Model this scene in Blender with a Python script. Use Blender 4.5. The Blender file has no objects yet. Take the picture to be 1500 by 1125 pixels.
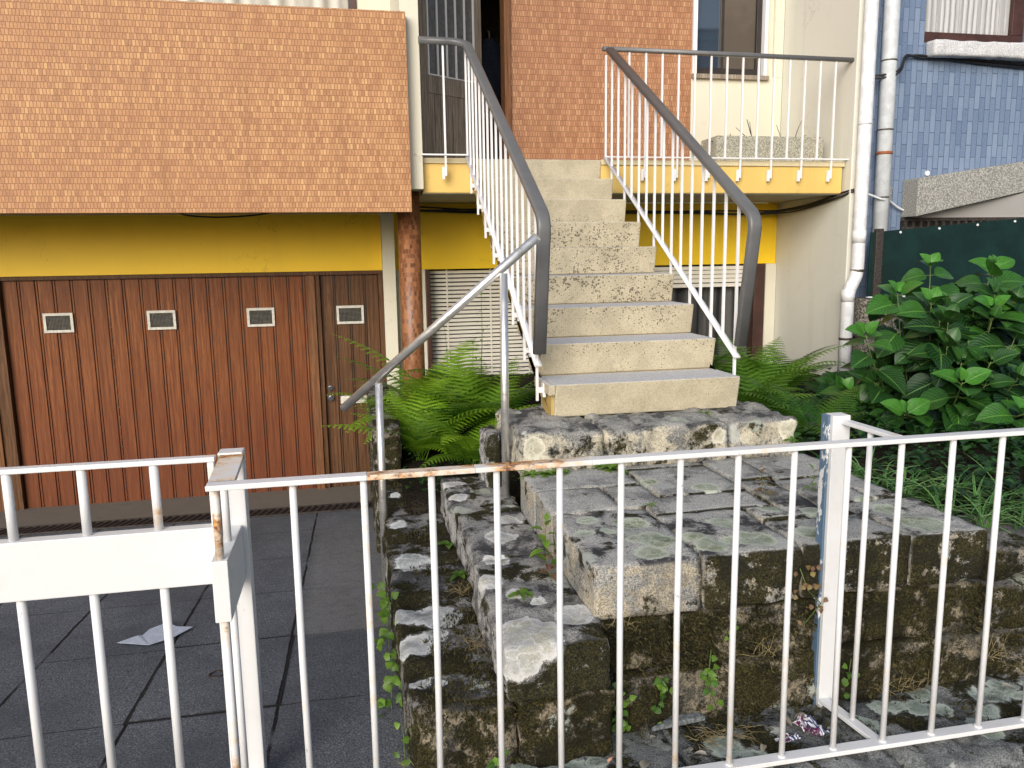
import bpy, bmesh, math, random
from mathutils import Vector, Matrix, noise as mn
R = math.radians
random.seed(7)
SC = bpy.context.scene
COL = SC.collection

# ------------------------------------------------------------------ materials
class NT:
    def __init__(s, name):
        s.m = bpy.data.materials.new(name); s.m.use_nodes = True
        s.t = s.m.node_tree; s.t.nodes.clear()
        s.out = s.t.nodes.new('ShaderNodeOutputMaterial')
        s._pos = None; s._uv = None; s._nrm = None
    def n(s, typ, ins=None, **props):
        nd = s.t.nodes.new('ShaderNode' + typ)
        for k, v in props.items(): setattr(nd, k, v)
        for k, v in (ins or {}).items(): s.set(nd.inputs[k], v)
        return nd
    def set(s, sock, v):
        if isinstance(v, bpy.types.NodeSocket): s.t.links.new(v, sock); return
        if isinstance(v, bpy.types.Node): s.t.links.new(v.outputs[0], sock); return
        if sock.type == 'RGBA' and len(v) == 3: v = (*v, 1)
        sock.default_value = v
    def pos(s):
        if not s._pos: s._pos = s.n('NewGeometry')
        return s._pos.outputs['Position']
    def nz(s):
        s.pos()
        if not s._nrm: s._nrm = s.n('SeparateXYZ', {0: s._pos.outputs['Normal']})
        return s._nrm.outputs[2]
    def nrm(s, i):
        s.nz(); return s._nrm.outputs[i]
    def uv(s):
        if not s._uv: s._uv = s.n('TexCoord')
        return s._uv.outputs['UV']
    def obj(s):
        s.uv(); return s._uv.outputs['Object']
    def rnd(s): return s.n('ObjectInfo').outputs['Random']
    def math(s, op, a, b=0.0, c=None, clamp=False):
        nd = s.n('Math', {0: a, 1: b}, operation=op, use_clamp=clamp)
        if c is not None: s.set(nd.inputs[2], c)
        return nd.outputs[0]
    def vm(s, op, a, b=(0, 0, 0)): return s.n('VectorMath', {0: a, 1: b}, operation=op).outputs[0]
    def scale(s, v, xyz): return s.vm('MULTIPLY', v, xyz)
    def noise(s, v, sc, det=3, ro=.55, col=False):
        nd = s.n('TexNoise', {'Vector': v, 'Scale': sc, 'Detail': det, 'Roughness': ro})
        return nd.outputs['Color' if col else 'Fac']
    def step(s, v, lo, hi, a=0.0, b=1.0):
        return s.n('MapRange', {0: v, 1: lo, 2: hi, 3: a, 4: b}, interpolation_type='SMOOTHSTEP').outputs[0]
    def mix(s, f, a, b, bt='MIX'):
        nd = s.n('Mix', data_type='RGBA', blend_type=bt)
        s.set(nd.inputs[0], f); s.set(nd.inputs[6], a); s.set(nd.inputs[7], b)
        return nd.outputs[2]
    def ramp(s, f, stops, interp='LINEAR'):
        nd = s.n('ValToRGB', {0: f}); cr = nd.color_ramp; cr.interpolation = interp
        while len(cr.elements) > 1: cr.elements.remove(cr.elements[0])
        for i, (p, c) in enumerate(stops):
            e = cr.elements[0] if i == 0 else cr.elements.new(p)
            e.position = p; e.color = (*c, 1) if len(c) == 3 else c
        return nd.outputs[0]
    def bump(s, h, st=.3, dist=.01, nrm=None):
        nd = s.n('Bump', {'Height': h, 'Strength': st, 'Distance': dist})
        if nrm is not None: s.set(nd.inputs['Normal'], nrm)
        return nd.outputs[0]
    def bsdf(s, col, rough=.6, normal=None, metal=0.0, spec=.5, **kw):
        b = s.n('BsdfPrincipled', {'Base Color': col, 'Roughness': rough, 'Metallic': metal, 'Specular IOR Level': spec})
        if normal is not None: s.set(b.inputs['Normal'], normal)
        for k, v in kw.items(): s.set(b.inputs[k.replace('_', ' ')], v)
        s.t.links.new(b.outputs[0], s.out.inputs[0]); s.b = b
        return s.m

def g(v): return (v, v, v)

def paint(name, c, rough=.55, mott=.12, streak=.18, dirt=(.25, .22, .16), sc=3.0, speck=0.0):
    t = NT(name); p = t.pos()
    n1 = t.noise(p, sc, 5, .6)
    n2 = t.noise(t.scale(p, (9, 9, .7)), 1.0, 4, .6)
    col = t.mix(t.step(n1, .35, .75, 0, mott), c, tuple(x * .72 for x in c))
    col = t.mix(t.step(n2, .52, .78, 0, streak), col, dirt)
    if speck:
        n3 = t.noise(p, 26, 3, .7)
        col = t.mix(t.step(n3, .68, .75, 0, speck), col, (.14, .11, .06))
    cw = t.vm('ADD', p, t.scale(t.vm('SUBTRACT', t.noise(p, 4, 4, .7, True), (.5, .5, .5)), g(.5)))
    ck = t.n('TexVoronoi', {'Vector': cw, 'Scale': 1.3}, feature='DISTANCE_TO_EDGE').outputs['Distance']
    ckm = t.math('MULTIPLY', t.step(ck, .006, .001), t.step(t.noise(p, 2.2, 3, .6), .52, .60))
    col = t.mix(t.math('MULTIPLY', ckm, .5 if speck else 0.0), col, tuple(x * .45 for x in c))
    h = t.math('SUBTRACT', t.noise(p, 120, 3, .6), t.math('MULTIPLY', ckm, .5))
    return t.bsdf(col, rough, t.bump(h, .14, .004))

def mosaic(name, stops, grout, w=.022, h=.0405, rough=.28, big=None, off=.5, bumpd=.002, spec=.5, big_f=.28, swap=False, mort=.0019):
    t = NT(name); u = t.uv()
    if swap:
        sp = t.n('SeparateXYZ', {0: u}); u = t.n('CombineXYZ', {0: sp.outputs[1], 1: sp.outputs[0]}).outputs[0]
    br = t.n('TexBrick', {'Vector': u, 'Color1': g(0), 'Color2': g(1), 'Mortar': g(.5), 'Scale': 1.0, 'Mortar Size': mort,
                          'Mortar Smooth': .15, 'Bias': 0.0, 'Brick Width': w, 'Row Height': h}, offset=off, offset_frequency=2, squash=1.0)
    p = t.pos()
    v = t.n('SeparateColor', {0: br.outputs['Color']}).outputs[0]
    col = t.ramp(v, stops)
    rows = t.noise(t.scale(p, (.9, .9, 5)), 1.0, 3, .6)
    col = t.mix(t.step(rows, .35, .7, 0, big_f), col, big or stops[0][1])
    n = t.noise(p, 60, 3, .6)
    col = t.mix(t.step(n, .4, .8, 0, .25), col, tuple(min(1, x * 1.35 + .03) for x in stops[-1][1]))
    stn = t.noise(t.scale(p, (7, 7, .5)), 1.0, 5, .65)
    col = t.mix(t.step(stn, .52, .70, 0, .22), col, tuple(x * .5 for x in stops[0][1]))
    col = t.mix(br.outputs['Fac'], col, grout)
    fine = t.noise(p, 35, 2, .5)
    hh = t.math('SUBTRACT', t.math('MULTIPLY', v, .45), t.math('MULTIPLY', br.outputs['Fac'], 1.0))
    hh = t.math('ADD', hh, t.math('MULTIPLY', fine, .8))
    ro = t.math('ADD', t.math('MULTIPLY', v, .22), rough)
    return t.bsdf(col, ro, t.bump(hh, .4, bumpd), spec=spec)

def white_metal(name, rust=.5, c=(.72, .73, .75)):
    t = NT(name); p = t.pos()
    d = t.noise(p, 9, 5, .65)
    col = t.mix(t.step(d, .45, .75, 0, .25), c, (.56, .56, .53))
    s = t.noise(t.scale(p, (40, 40, 12)), 1, 4, .7)
    col = t.mix(t.step(s, .69, .72, 0, .75), col, (.28, .28, .29))
    r1 = t.noise(t.scale(p, (3.1, 5, 5)), 1.0, 6, .72)
    rr = t.step(r1, .70 - rust * .1, .80 - rust * .1)
    col = t.mix(t.math('MULTIPLY', t.step(r1, .62 - rust * .1, .74 - rust * .1), .55), col, (.78, .56, .32))
    rc = t.ramp(t.noise(p, 80, 3, .6), [(.38, (.10, .035, .015)), (.48, (.42, .18, .05)), (.60, (.62, .34, .12))])
    col = t.mix(rr, col, rc)
    return t.bsdf(col, t.math('ADD', t.math('MULTIPLY', rr, .4), .38), t.bump(t.noise(p, 160, 3, .6), .15, .002))

def peel(name):
    t = NT(name); p = t.pos()
    n = t.noise(t.scale(p, (20, 20, 9)), 1, 6, .7)
    col = t.mix(t.step(n, .56, .58), (.10, .17, .26), (.74, .75, .76))
    return t.bsdf(col, .5, t.bump(n, .3, .003))

def wood(name, c1, c2, c3, pitch=None, rough=.42, warm=None):
    """vertical boards: u across, v up"""
    t = NT(name); u = t.uv(); p = t.pos()
    gr = t.noise(t.scale(u, (60, 1.6, 1)), 1.0, 6, .65)
    gr2 = t.noise(t.scale(u, (190, 7, 1)), 1.0, 3, .6)
    col = t.ramp(gr, [(.36, c1), (.5, c2), (.64, c3)])
    col = t.mix(t.step(gr2, .45, .66, 0, .5), col, tuple(x * .45 for x in c1))
    if pitch:
        wn = t.n('TexWhiteNoise', {'W': t.math('FLOOR', t.math('DIVIDE', t.n('SeparateXYZ', {0: u}).outputs[0], pitch))}, noise_dimensions='1D').outputs[0]
        col = t.mix(t.math('MULTIPLY', wn, .32), col, tuple(x * .55 for x in c2))
    big = t.noise(p, 1.6, 4, .6)
    col = t.mix(t.step(big, .35, .75, 0, .35), col, tuple(x * .7 for x in c2))
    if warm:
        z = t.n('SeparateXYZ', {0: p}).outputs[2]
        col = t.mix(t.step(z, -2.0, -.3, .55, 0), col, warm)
    return t.bsdf(col, t.step(gr2, .2, .8, rough - .06, rough + .14), t.bump(t.math('ADD', gr, t.math('MULTIPLY', gr2, .6)), .25, .004), spec=.22)

def concrete_step(name):
    t = NT(name); p = t.pos()
    n1 = t.noise(p, 7, 5, .6); n2 = t.noise(p, 210, 3, .75)
    col = t.mix(t.step(n1, .38, .62), (.61, .55, .405), (.50, .45, .33))
    col = t.mix(t.step(n2, .46, .58, 0, .5), col, (.32, .285, .21))
    col = t.mix(t.step(t.noise(p, 120, 3, .7), .56, .66, 0, .5), col, (.20, .17, .12))
    vo = t.n('TexVoronoi', {'Vector': p, 'Scale': 78.0, 'Randomness': 1.0})
    sz = t.n('SeparateColor', {0: vo.outputs['Color']}).outputs[0]
    z = t.n('SeparateXYZ', {0: p}).outputs[2]
    msk = t.math('MULTIPLY', t.step(z, -.7, -.1, .35, 1.0), t.step(z, .13, .42, 1.0, .03))
    msk = t.math('MULTIPLY', msk, t.step(t.noise(p, 5, 3, .6), .38, .60, .55, 1.15))
    thr = t.math('MULTIPLY', t.math('MULTIPLY', sz, .62), msk)
    spk = t.math('LESS_THAN', vo.outputs['Distance'], thr)
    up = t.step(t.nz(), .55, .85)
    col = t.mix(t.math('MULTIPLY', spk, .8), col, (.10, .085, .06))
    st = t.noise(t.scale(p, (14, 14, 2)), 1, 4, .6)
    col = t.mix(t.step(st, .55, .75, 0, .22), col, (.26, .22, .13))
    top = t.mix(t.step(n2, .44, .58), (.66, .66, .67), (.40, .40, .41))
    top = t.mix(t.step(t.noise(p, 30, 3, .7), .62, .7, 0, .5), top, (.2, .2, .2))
    col = t.mix(up, col, top)  # upward faces paler and greyer: sky light painted into the tread colour
    hh = t.math('SUBTRACT', n2, t.math('MULTIPLY', spk, .8))
    return t.bsdf(col, .85, t.bump(hh, .5, .006), spec=.2)

def stone(name, b1=(.30, .27, .22), b2=(.13, .125, .12), moss=.5, lichen=.5, spots=(), spotc=(.62, .64, .62), spotc2=None, sidemoss=0.0,
          sides=None, blk=.45, lc=(.50, .52, .50), ymoss=0.0, xclean=None, front=None):
    t = NT(name); p = t.pos()
    gr = t.noise(p, 190, 4, .8); gm = t.noise(p, 55, 5, .75); lo = t.noise(p, 5.5, 5, .65)
    col = t.mix(t.step(lo, .35, .65), b1, b2)
    up = t.step(t.nz(), .35, .75)
    if sides is not None: col = t.mix(t.math('SUBTRACT', 1.0, up), col, t.mix(t.step(t.noise(p, 9, 6, .75), .47, .56), sides, b2))
    col = t.mix(t.step(gm, .50, .64, 0, .42), col, tuple(x * .35 for x in b2))
    gs = t.step(gr, .47, .60)
    col = t.mix(t.math('MULTIPLY', gs, .42), col, tuple(min(1, x * 1.9) for x in b1))
    col = t.mix(t.step(gr, .49, .40, 0, .5), col, g(.03))
    bn = t.noise(p, 5.5, 7, .72)
    col = t.mix(t.math('MULTIPLY', t.step(bn, .5, .60, 0, t.math('MULTIPLY', t.math('ADD', t.math('MULTIPLY', up, .6), .4), blk)), t.step(t.n('SeparateXYZ', {0: p}).outputs[1], front, front + .12, 1, .35) if front else 1.0), col, (.055, .056, .060))
    # round lichen colonies
    warp = t.vm('ADD', p, t.scale(t.vm('SUBTRACT', t.noise(p, 16, 5, .7, True), (.5, .5, .5)), g(.075)))
    warpf = t.vm('ADD', warp, t.scale(t.vm('SUBTRACT', t.noise(p, 85, 3, .7, True), (.5, .5, .5)), g(.018)))
    vo = t.n('TexVoronoi', {'Vector': warpf, 'Scale': 8.5})
    vr = t.n('SeparateColor', {0: vo.outputs['Color']})
    rad = t.step(vr.outputs[0], 1.0 - lichen, 1.0, -.15, .44)
    lm = t.math('MULTIPLY', t.step(t.math('SUBTRACT', rad, vo.outputs['Distance']), 0, .035), t.step(gr, .2, .4, .7, 1))
    lcol = t.mix(vr.outputs[1], lc, (.34, .37, .29))
    lcol = t.mix(t.step(gm, .35, .7, 0, .4), lcol, (.24, .25, .22))
    col = t.mix(t.math('MULTIPLY', lm, .92), col, lcol)
    sm = None
    for (x, y, z, r) in spots:
        if r <= 0: continue
        d = t.n('VectorMath', {0: warpf, 1: (x, y, z)}, operation='DISTANCE').outputs['Value']
        k = t.math('SUBTRACT', r * 1.04, d)
        sm = k if sm is None else t.math('MAXIMUM', sm, k)
    if sm is not None:
        inner = t.step(sm, .0, .03)
        sc_ = t.mix(t.step(t.noise(p, 7, 3, .6), .42, .58), spotc, spotc2 or spotc)
        sc_ = t.mix(t.step(gm, .35, .72, 0, .35), sc_, tuple(x * .55 for x in spotc))
        rim = tuple(min(.75, x * 1.25 + .05) for x in spotc)
        ve = t.n('TexVoronoi', {'Vector': warpf, 'Scale': 15.0}, feature='DISTANCE_TO_EDGE').outputs['Distance']
        sc_ = t.mix(t.step(ve, .07, .015, 0, .7), sc_, rim)
        sc_ = t.mix(t.step(gr, .48, .40, 0, .5), sc_, tuple(x * .4 for x in spotc))
        sc_ = t.mix(inner, rim, sc_)
        col = t.mix(t.step(sm, 0, .006, 0, .95), col, sc_)
    mo = t.noise(p, 4.2, 6, .7)
    mk = t.step(mo, .60 - moss * .18, .66 - moss * .18)
    if sidemoss:
        ms = t.step(t.noise(p, 6, 7, .78), .60 - sidemoss * .17, .66 - sidemoss * .17)
        mk = t.math('ADD', t.math('MULTIPLY', mk, up), t.math('MULTIPLY', ms, t.math('SUBTRACT', 1.0, up)), clamp=True)
    else: mk = t.math('MULTIPLY', mk, t.step(t.nz(), .1, .6, .35, 1))
    if ymoss:
        fy = t.math('MULTIPLY', t.step(t.nrm(1), -.35, -.75), t.step(t.noise(p, 7, 7, .8), .53 - ymoss * .14, .57 - ymoss * .14))
        if xclean: fy = t.math('MULTIPLY', fy, t.step(t.n('SeparateXYZ', {0: p}).outputs[0], xclean, xclean + .05))
        mk = t.math('MAXIMUM', mk, fy)
    if sm is not None: mk = t.math('MULTIPLY', mk, t.step(sm, -.012, .0, 1, 0))
    mf = t.noise(p, 150, 4, .8)
    mcol = t.ramp(mf, [(.38, (.005, .006, .003)), (.47, (.024, .024, .009)), (.56, (.078, .068, .020)), (.68, (.17, .15, .055))])
    mcol = t.mix(t.step(t.noise(p, 9, 4, .7), .46, .58, 0, .65), mcol, (.018, .017, .010))
    col = t.mix(t.math('MULTIPLY', mk, .96), col, mcol)
    hh = t.math('ADD', t.math('MULTIPLY', gr, .35), t.math('MULTIPLY', gm, .7))
    hh = t.math('ADD', hh, t.math('MULTIPLY', mk, t.math('ADD', t.math('MULTIPLY', mf, 2.6), .3)))
    hh = t.math('ADD', hh, t.math('MULTIPLY', lm, .25))
    return t.bsdf(col, .92, t.bump(hh, .75, .012), spec=.15)

def asphalt(name):
    t = NT(name); p = t.pos()
    a = t.noise(p, 170, 4, .85); b = t.noise(p, 1.7, 6, .65); c = t.noise(p, 18, 5, .7)
    col = t.ramp(a, [(.38, (.030, .035, .043)), (.48, (.125, .138, .158)), (.57, (.24, .258, .288)), (.66, (.50, .52, .55))])
    col = t.mix(t.step(b, .35, .7, 0, .6), col, (.062, .070, .082))
    col = t.mix(t.step(c, .55, .8, 0, .45), col, (.13, .13, .125))
    s = t.n('SeparateXYZ', {0: p}); x, y = s.outputs[0], s.outputs[1]
    wob = t.math('MULTIPLY', t.math('SUBTRACT', t.noise(p, 6, 4, .7), .5), .022)
    def joint(v, pitch, o, w):
        f = t.math('FRACT', t.math('DIVIDE', t.math('ADD', t.math('ADD', v, wob), o), pitch))
        d = t.math('MULTIPLY', t.math('ABSOLUTE', t.math('SUBTRACT', f, .5)), pitch)
        return t.step(d, w, w * .4)
    j = t.math('MAXIMUM', joint(x, .52, .85 + .26 + .52, .009), t.math('MULTIPLY', joint(y, .68, -2.80 + .34 + .68, .006), .7))
    j = t.math('MULTIPLY', j, t.step(t.noise(p, 3.3, 3, .6), .35, .5, .25, 1))
    col = t.mix(j, col, (.012, .012, .012))
    # worn pale patch beside the stone steps
    pm = t.math('MULTIPLY', t.step(x, -.34, -.25), t.math('MULTIPLY', t.step(y, 3.44, 3.52), t.step(y, 6.4, 4.2)))
    pm = t.math('MULTIPLY', pm, t.step(c, .3, .6, .45, 1))
    col = t.mix(t.math('MULTIPLY', pm, .7), col, t.mix(t.step(a, .3, .7), (.16, .16, .16), (.36, .36, .35)))
    hh = t.math('SUBTRACT', a, t.math('MULTIPLY', j, 1.5))
    return t.bsdf(col, .82, t.bump(hh, .6, .008), spec=.25)

def steel(name, c=(.80, .79, .77), rough=.32):
    t = NT(name); p = t.pos()
    n = t.noise(t.scale(p, (8, 8, 60)), 1, 3, .6)
    col = t.mix(t.step(t.noise(p, 14, 4, .7), .6, .75, 0, .5), c, (.30, .25, .18))
    return t.bsdf(col, t.step(n, .2, .8, rough - .06, rough + .14), None, metal=.86)

def plain(name, c, rough=.5, metal=0.0, nsc=40, var=.25, bump=.1, spec=.5):
    t = NT(name); p = t.pos(); n = t.noise(p, nsc, 4, .65)
    col = t.mix(t.step(n, .40, .62, 0, 1), tuple(x * (1 - var) for x in c), tuple(min(1, x * (1 + var * .6)) for x in c))
    return t.bsdf(col, rough, t.bump(n, bump, .004), metal=metal, spec=spec)

def glass(name, tint=(.02, .025, .03)):
    t = NT(name)
    t.bsdf(tint, .03, None, spec=1.0)
    t.set(t.b.inputs['Coat Weight'], 1.0); t.set(t.b.inputs['Coat Roughness'], .01)
    return t.m

def fabric(name, c1, c2, freq):
    t = NT(name); u = t.uv(); x = t.n('SeparateXYZ', {0: u}).outputs[0]
    w = t.math('MULTIPLY', t.math('ADD', t.math('SINE', t.math('MULTIPLY', t.math('ADD', x, t.math('MULTIPLY', t.noise(u, 3, 3), .06)), freq)), 1), .5)
    return t.bsdf(t.mix(w, c1, c2), .85)

def leaf(name, c1, c2, vein, rough=.35, veins=True, trans=.25, lat=9.0):
    t = NT(name); u = t.uv(); s = t.n('SeparateXYZ', {0: u}); U, V = s.outputs[0], s.outputs[1]
    dv = t.math('ABSOLUTE', t.math('SUBTRACT', V, .5))
    at = t.n('Attribute', attribute_name='tone').outputs['Fac']
    col = t.mix(at, c1, c2)
    n = t.noise(t.pos(), 30, 3, .6)
    col = t.mix(t.step(n, .35, .7, 0, .3), col, tuple(x * .55 for x in c1))
    h = n
    if veins:
        ph = t.math('FRACT', t.math('SUBTRACT', t.math('MULTIPLY', U, lat), t.math('MULTIPLY', dv, 7.0)))
        lv = t.step(t.math('ABSOLUTE', t.math('SUBTRACT', ph, .5)), .12, .03)
        mv = t.step(dv, .035, .012)
        vv = t.math('MAXIMUM', mv, t.math('MULTIPLY', lv, .55))
        col = t.mix(t.math('MULTIPLY', vv, .6), col, vein)
        h = t.math('ADD', t.math('MULTIPLY', vv, -1.0), t.math('MULTIPLY', n, .4))
    m = t.bsdf(col, rough, t.bump(h, .4, .004), spec=.45)
    tr = t.n('BsdfTranslucent', {'Color': t.mix(.5, col, tuple(min(1, x * 1.6) for x in c2))})
    mx = t.n('MixShader', {0: trans, 1: t.b.outputs[0], 2: tr.outputs[0]})
    t.t.links.new(mx.outputs[0], t.out.inputs[0])
    return m

# ------------------------------------------------------------------ mesh builder
class MB:
    def __init__(s): s.v = []; s.f = []; s.u = []; s.mi = []; s.tone = []; s.cur = 0; s.ct = .5; s.sm = []
    def vert(s, p): s.v.append(tuple(p)); s.tone.append(s.ct); return len(s.v) - 1
    def face(s, idx, uv=None, smooth=False):
        s.f.append(tuple(idx)); s.mi.append(s.cur); s.sm.append(smooth)
        if uv is None:
            a, b, c = (Vector(s.v[i]) for i in idx[:3]); n = (b - a).cross(c - a)
            k = max(range(3), key=lambda i: abs(n[i]))
            ax = [(1, 2), (0, 2), (0, 1)][k]
            uv = [(s.v[i][ax[0]], s.v[i][ax[1]]) for i in idx]
        s.u.append(uv)
    def poly(s, pts, uv=None, smooth=False): s.face([s.vert(p) for p in pts], uv, smooth)
    def box(s, x0, x1, y0, y1, z0, z1):
        c = [s.vert((x, y, z)) for x in (x0, x1) for y in (y0, y1) for z in (z0, z1)]
        for q in ((0, 1, 3, 2), (4, 6, 7, 5), (0, 4, 5, 1), (2, 3, 7, 6), (0, 2, 6, 4), (1, 5, 7, 3)): s.face([c[i] for i in q])
        return s
    def prism(s, poly, ax, a, b):
        """extrude 2d polygon along axis ax from a to b"""
        def P(q, w):
            return {0: (w, q[0], q[1]), 1: (q[0], w, q[1]), 2: (q[0], q[1], w)}[ax]
        A = [s.vert(P(q, a)) for q in poly]; B = [s.vert(P(q, b)) for q in poly]; n = len(poly)
        s.face(A[::-1]); s.face(B)
        for i in range(n): s.face([A[i], A[(i + 1) % n], B[(i + 1) % n], B[i]])
        return s
    def sweep(s, path, prof, up=(0, 0, 1), caps=True, smooth=True, scale=None):
        """prof: list of (side, up) offsets"""
        path = [Vector(p) for p in path]; n = len(prof); rings = []
        for i, p in enumerate(path):
            if i == 0: d = (path[1] - p).normalized()
            elif i == len(path) - 1: d = (p - path[i - 1]).normalized()
            else: d = ((path[i + 1] - p).normalized() + (p - path[i - 1]).normalized()).normalized()
            if i == 0:
                u = Vector(up); side = d.cross(u)
                if side.length < 1e-4: side = d.cross(Vector((0, 1, 0)))
                side.normalize()
            else:
                side = side - d * side.dot(d); side.normalize()
            uu = side.cross(d)
            k = scale[i] if scale else 1
            if 0 < i < len(path) - 1:
                cs = max(.5, d.dot((path[i + 1] - p).normalized()))
                k2 = 1 / cs
            else: k2 = 1
            rings.append([s.vert(p + side * (a * k) + uu * (b * k * k2)) for a, b in prof])
        L = 0
        for i in range(len(rings) - 1):
            L2 = L + (path[i + 1] - path[i]).length
            for j in range(n):
                j2 = (j + 1) % n
                s.face([rings[i][j], rings[i][j2], rings[i + 1][j2], rings[i + 1][j]], [(j / n, L), ((j + 1) / n, L), ((j + 1) / n, L2), (j / n, L2)], smooth)
            L = L2
        if caps: s.face(rings[0][::-1]); s.face(rings[-1])
        return s
    def tube(s, path, r, n=10, scale=None, caps=True):
        return s.sweep(path, [(r * math.cos(2 * math.pi * k / n), r * math.sin(2 * math.pi * k / n)) for k in range(n)], caps=caps, scale=scale)
    def cyl(s, x, y, z0, z1, r, n=40):
        """upright column with metric uv"""
        A = []; B = []
        for k in range(n):
            a = 2 * math.pi * k / n
            A.append(s.vert((x + r * math.cos(a), y + r * math.sin(a), z0))); B.append(s.vert((x + r * math.cos(a), y + r * math.sin(a), z1)))
        for k in range(n):
            k2 = (k + 1) % n; u0, u1 = 2 * math.pi * r * k / n, 2 * math.pi * r * (k + 1) / n
            s.face([A[k], A[k2], B[k2], B[k]], [(u0, z0), (u1, z0), (u1, z1), (u0, z1)], True)
        s.face(A[::-1]); s.face(B)
        return s
    def block(s, x0, x1, y0, y1, z0, z1, r=.018, amp=.006, step=.028, seed=0, wav=7.0):
        """weathered stone block"""
        lo = Vector((x0, y0, z0)); hi = Vector((x1, y1, z1)); sz = hi - lo; r = min(r, min(sz) * .45)
        nn = [max(2, int(math.ceil(sz[i] / step))) for i in range(3)]; cache = {}
        off = Vector((seed * 3.17, seed * 1.31, seed * 2.3))
        def V(i, j, k):
            key = (i, j, k)
            if key in cache: return cache[key]
            p = Vector((lo[0] + sz[0] * i / nn[0], lo[1] + sz[1] * j / nn[1], lo[2] + sz[2] * k / nn[2]))
            q = Vector([min(max(p[a], lo[a] + r), hi[a] - r) for a in range(3)]); d = p - q
            if d.length > 1e-6:
                dn = d.normalized(); rr = r * (1 + .8 * mn.noise((p + off) * 14)); p = q + dn * min(rr, r * 1.35)
            else: dn = Vector((0, 0, 0))
            e = mn.noise_vector((p + off) * wav) * amp + mn.noise_vector((p + off) * 28) * amp * .5
            cache[key] = s.vert(p + e); return cache[key]
        a, b, c = nn
        for i in range(a):
            for j in range(b):
                s.face([V(i, j, c), V(i + 1, j, c), V(i + 1, j + 1, c), V(i, j + 1, c)], smooth=True)
                s.face([V(i, j, 0), V(i, j + 1, 0), V(i + 1, j + 1, 0), V(i + 1, j, 0)], smooth=True)
        for i in range(a):
            for k in range(c):
                s.face([V(i, 0, k), V(i + 1, 0, k), V(i + 1, 0, k + 1), V(i, 0, k + 1)], smooth=True)
                s.face([V(i, b, k), V(i, b, k + 1), V(i + 1, b, k + 1), V(i + 1, b, k)], smooth=True)
        for j in range(b):
            for k in range(c):
                s.face([V(0, j, k), V(0, j, k + 1), V(0, j + 1, k + 1), V(0, j + 1, k)], smooth=True)
                s.face([V(a, j, k), V(a, j + 1, k), V(a, j + 1, k + 1), V(a, j, k + 1)], smooth=True)
        return s
    def grid(s, nu, nv, fn, smooth=True):
        idx = [[s.vert(fn(i / nu, j / nv)) for j in range(nv + 1)] for i in range(nu + 1)]
        for i in range(nu):
            for j in range(nv):
                s.face([idx[i][j], idx[i + 1][j], idx[i + 1][j + 1], idx[i][j + 1]],
                       [(i / nu, j / nv), ((i + 1) / nu, j / nv), ((i + 1) / nu, (j + 1) / nv), (i / nu, (j + 1) / nv)], smooth)
        return s
    def leaf(s, base, d, n, l, w, curl=.25, fold=.12, nu=6, nv=4, tip=.9, tone=.5, wav=.0):
        d = Vector(d).normalized(); side = d.cross(Vector(n))
        if side.length < 1e-4: side = d.cross(Vector((1, 0, 0)))
        side.normalize(); nn = side.cross(d); base = Vector(base); s.ct = tone
        def fn(u, v):
            ww = w * .5 * (math.sin(math.pi * min(1, u ** tip)) ** .75) * (1 - .25 * u) * 1.12
            q = (v - .5) * 2
            return base + d * (l * (u - curl * .25 * u * u)) - nn * (curl * l * u * u * .8) + side * (ww * q) + nn * (abs(q) * ww * fold * 2.2 + wav * l * math.sin(u * 16 + v * 3) * abs(q))
        s.grid(nu, nv, fn)
    def build(s, name, mats, parent=None, bevel=0, bseg=2, label=None):
        me = bpy.data.meshes.new(name); o = bpy.data.objects.new(name, me); COL.objects.link(o)
        org = Vector((0, 0, 0))
        if parent is not None: org = wloc(parent); o.parent = parent
        me.from_pydata([tuple(Vector(p) - org) for p in s.v], [], s.f)
        me.update()
        uvl = me.uv_layers.new(name='UVMap'); k = 0; dat = []
        for uv in s.u:
            for q in uv: dat += [q[0], q[1]]
        uvl.data.foreach_set('uv', dat)
        a = me.attributes.new('tone', 'FLOAT', 'POINT'); a.data.foreach_set('value', s.tone)
        if not isinstance(mats, (list, tuple)): mats = [mats]
        for m in mats: me.materials.append(m)
        me.polygons.foreach_set('material_index', s.mi)
        me.polygons.foreach_set('use_smooth', s.sm)
        me.validate()
        if bevel:
            b = o.modifiers.new('bevel', 'BEVEL'); b.width = bevel; b.segments = bseg; b.limit_method = 'ANGLE'; b.angle_limit = R(40); b.harden_normals = False
        if label: o['label'] = label
        return o

WL = {}
def wloc(o):
    p = Vector(o.location)
    while o.parent: o = o.parent; p += Vector(o.location)
    return p
def tag(o, label, cat, group=None):
    o['label'] = label; o['category'] = cat
    if group: o['group'] = group
    return o
def thing(name, label, cat, loc=(0, 0, 0), group=None):
    o = bpy.data.objects.new(name, None); COL.objects.link(o); o.location = loc; o.empty_display_size = .1
    return tag(o, label, cat, group)
def struct(o, kind='structure'): o['kind'] = kind; return o
def BX(*a): return MB().box(*a)
def copy_tree(src, label=None, group=None):
    c = src.copy(); COL.objects.link(c)
    if label: c['label'] = label
    if group: c['group'] = group
    for ch in list(src.children):
        d = ch.copy(); COL.objects.link(d); d.parent = c
        for gch in list(ch.children):
            e = gch.copy(); COL.objects.link(e); e.parent = d
    return c

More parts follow.
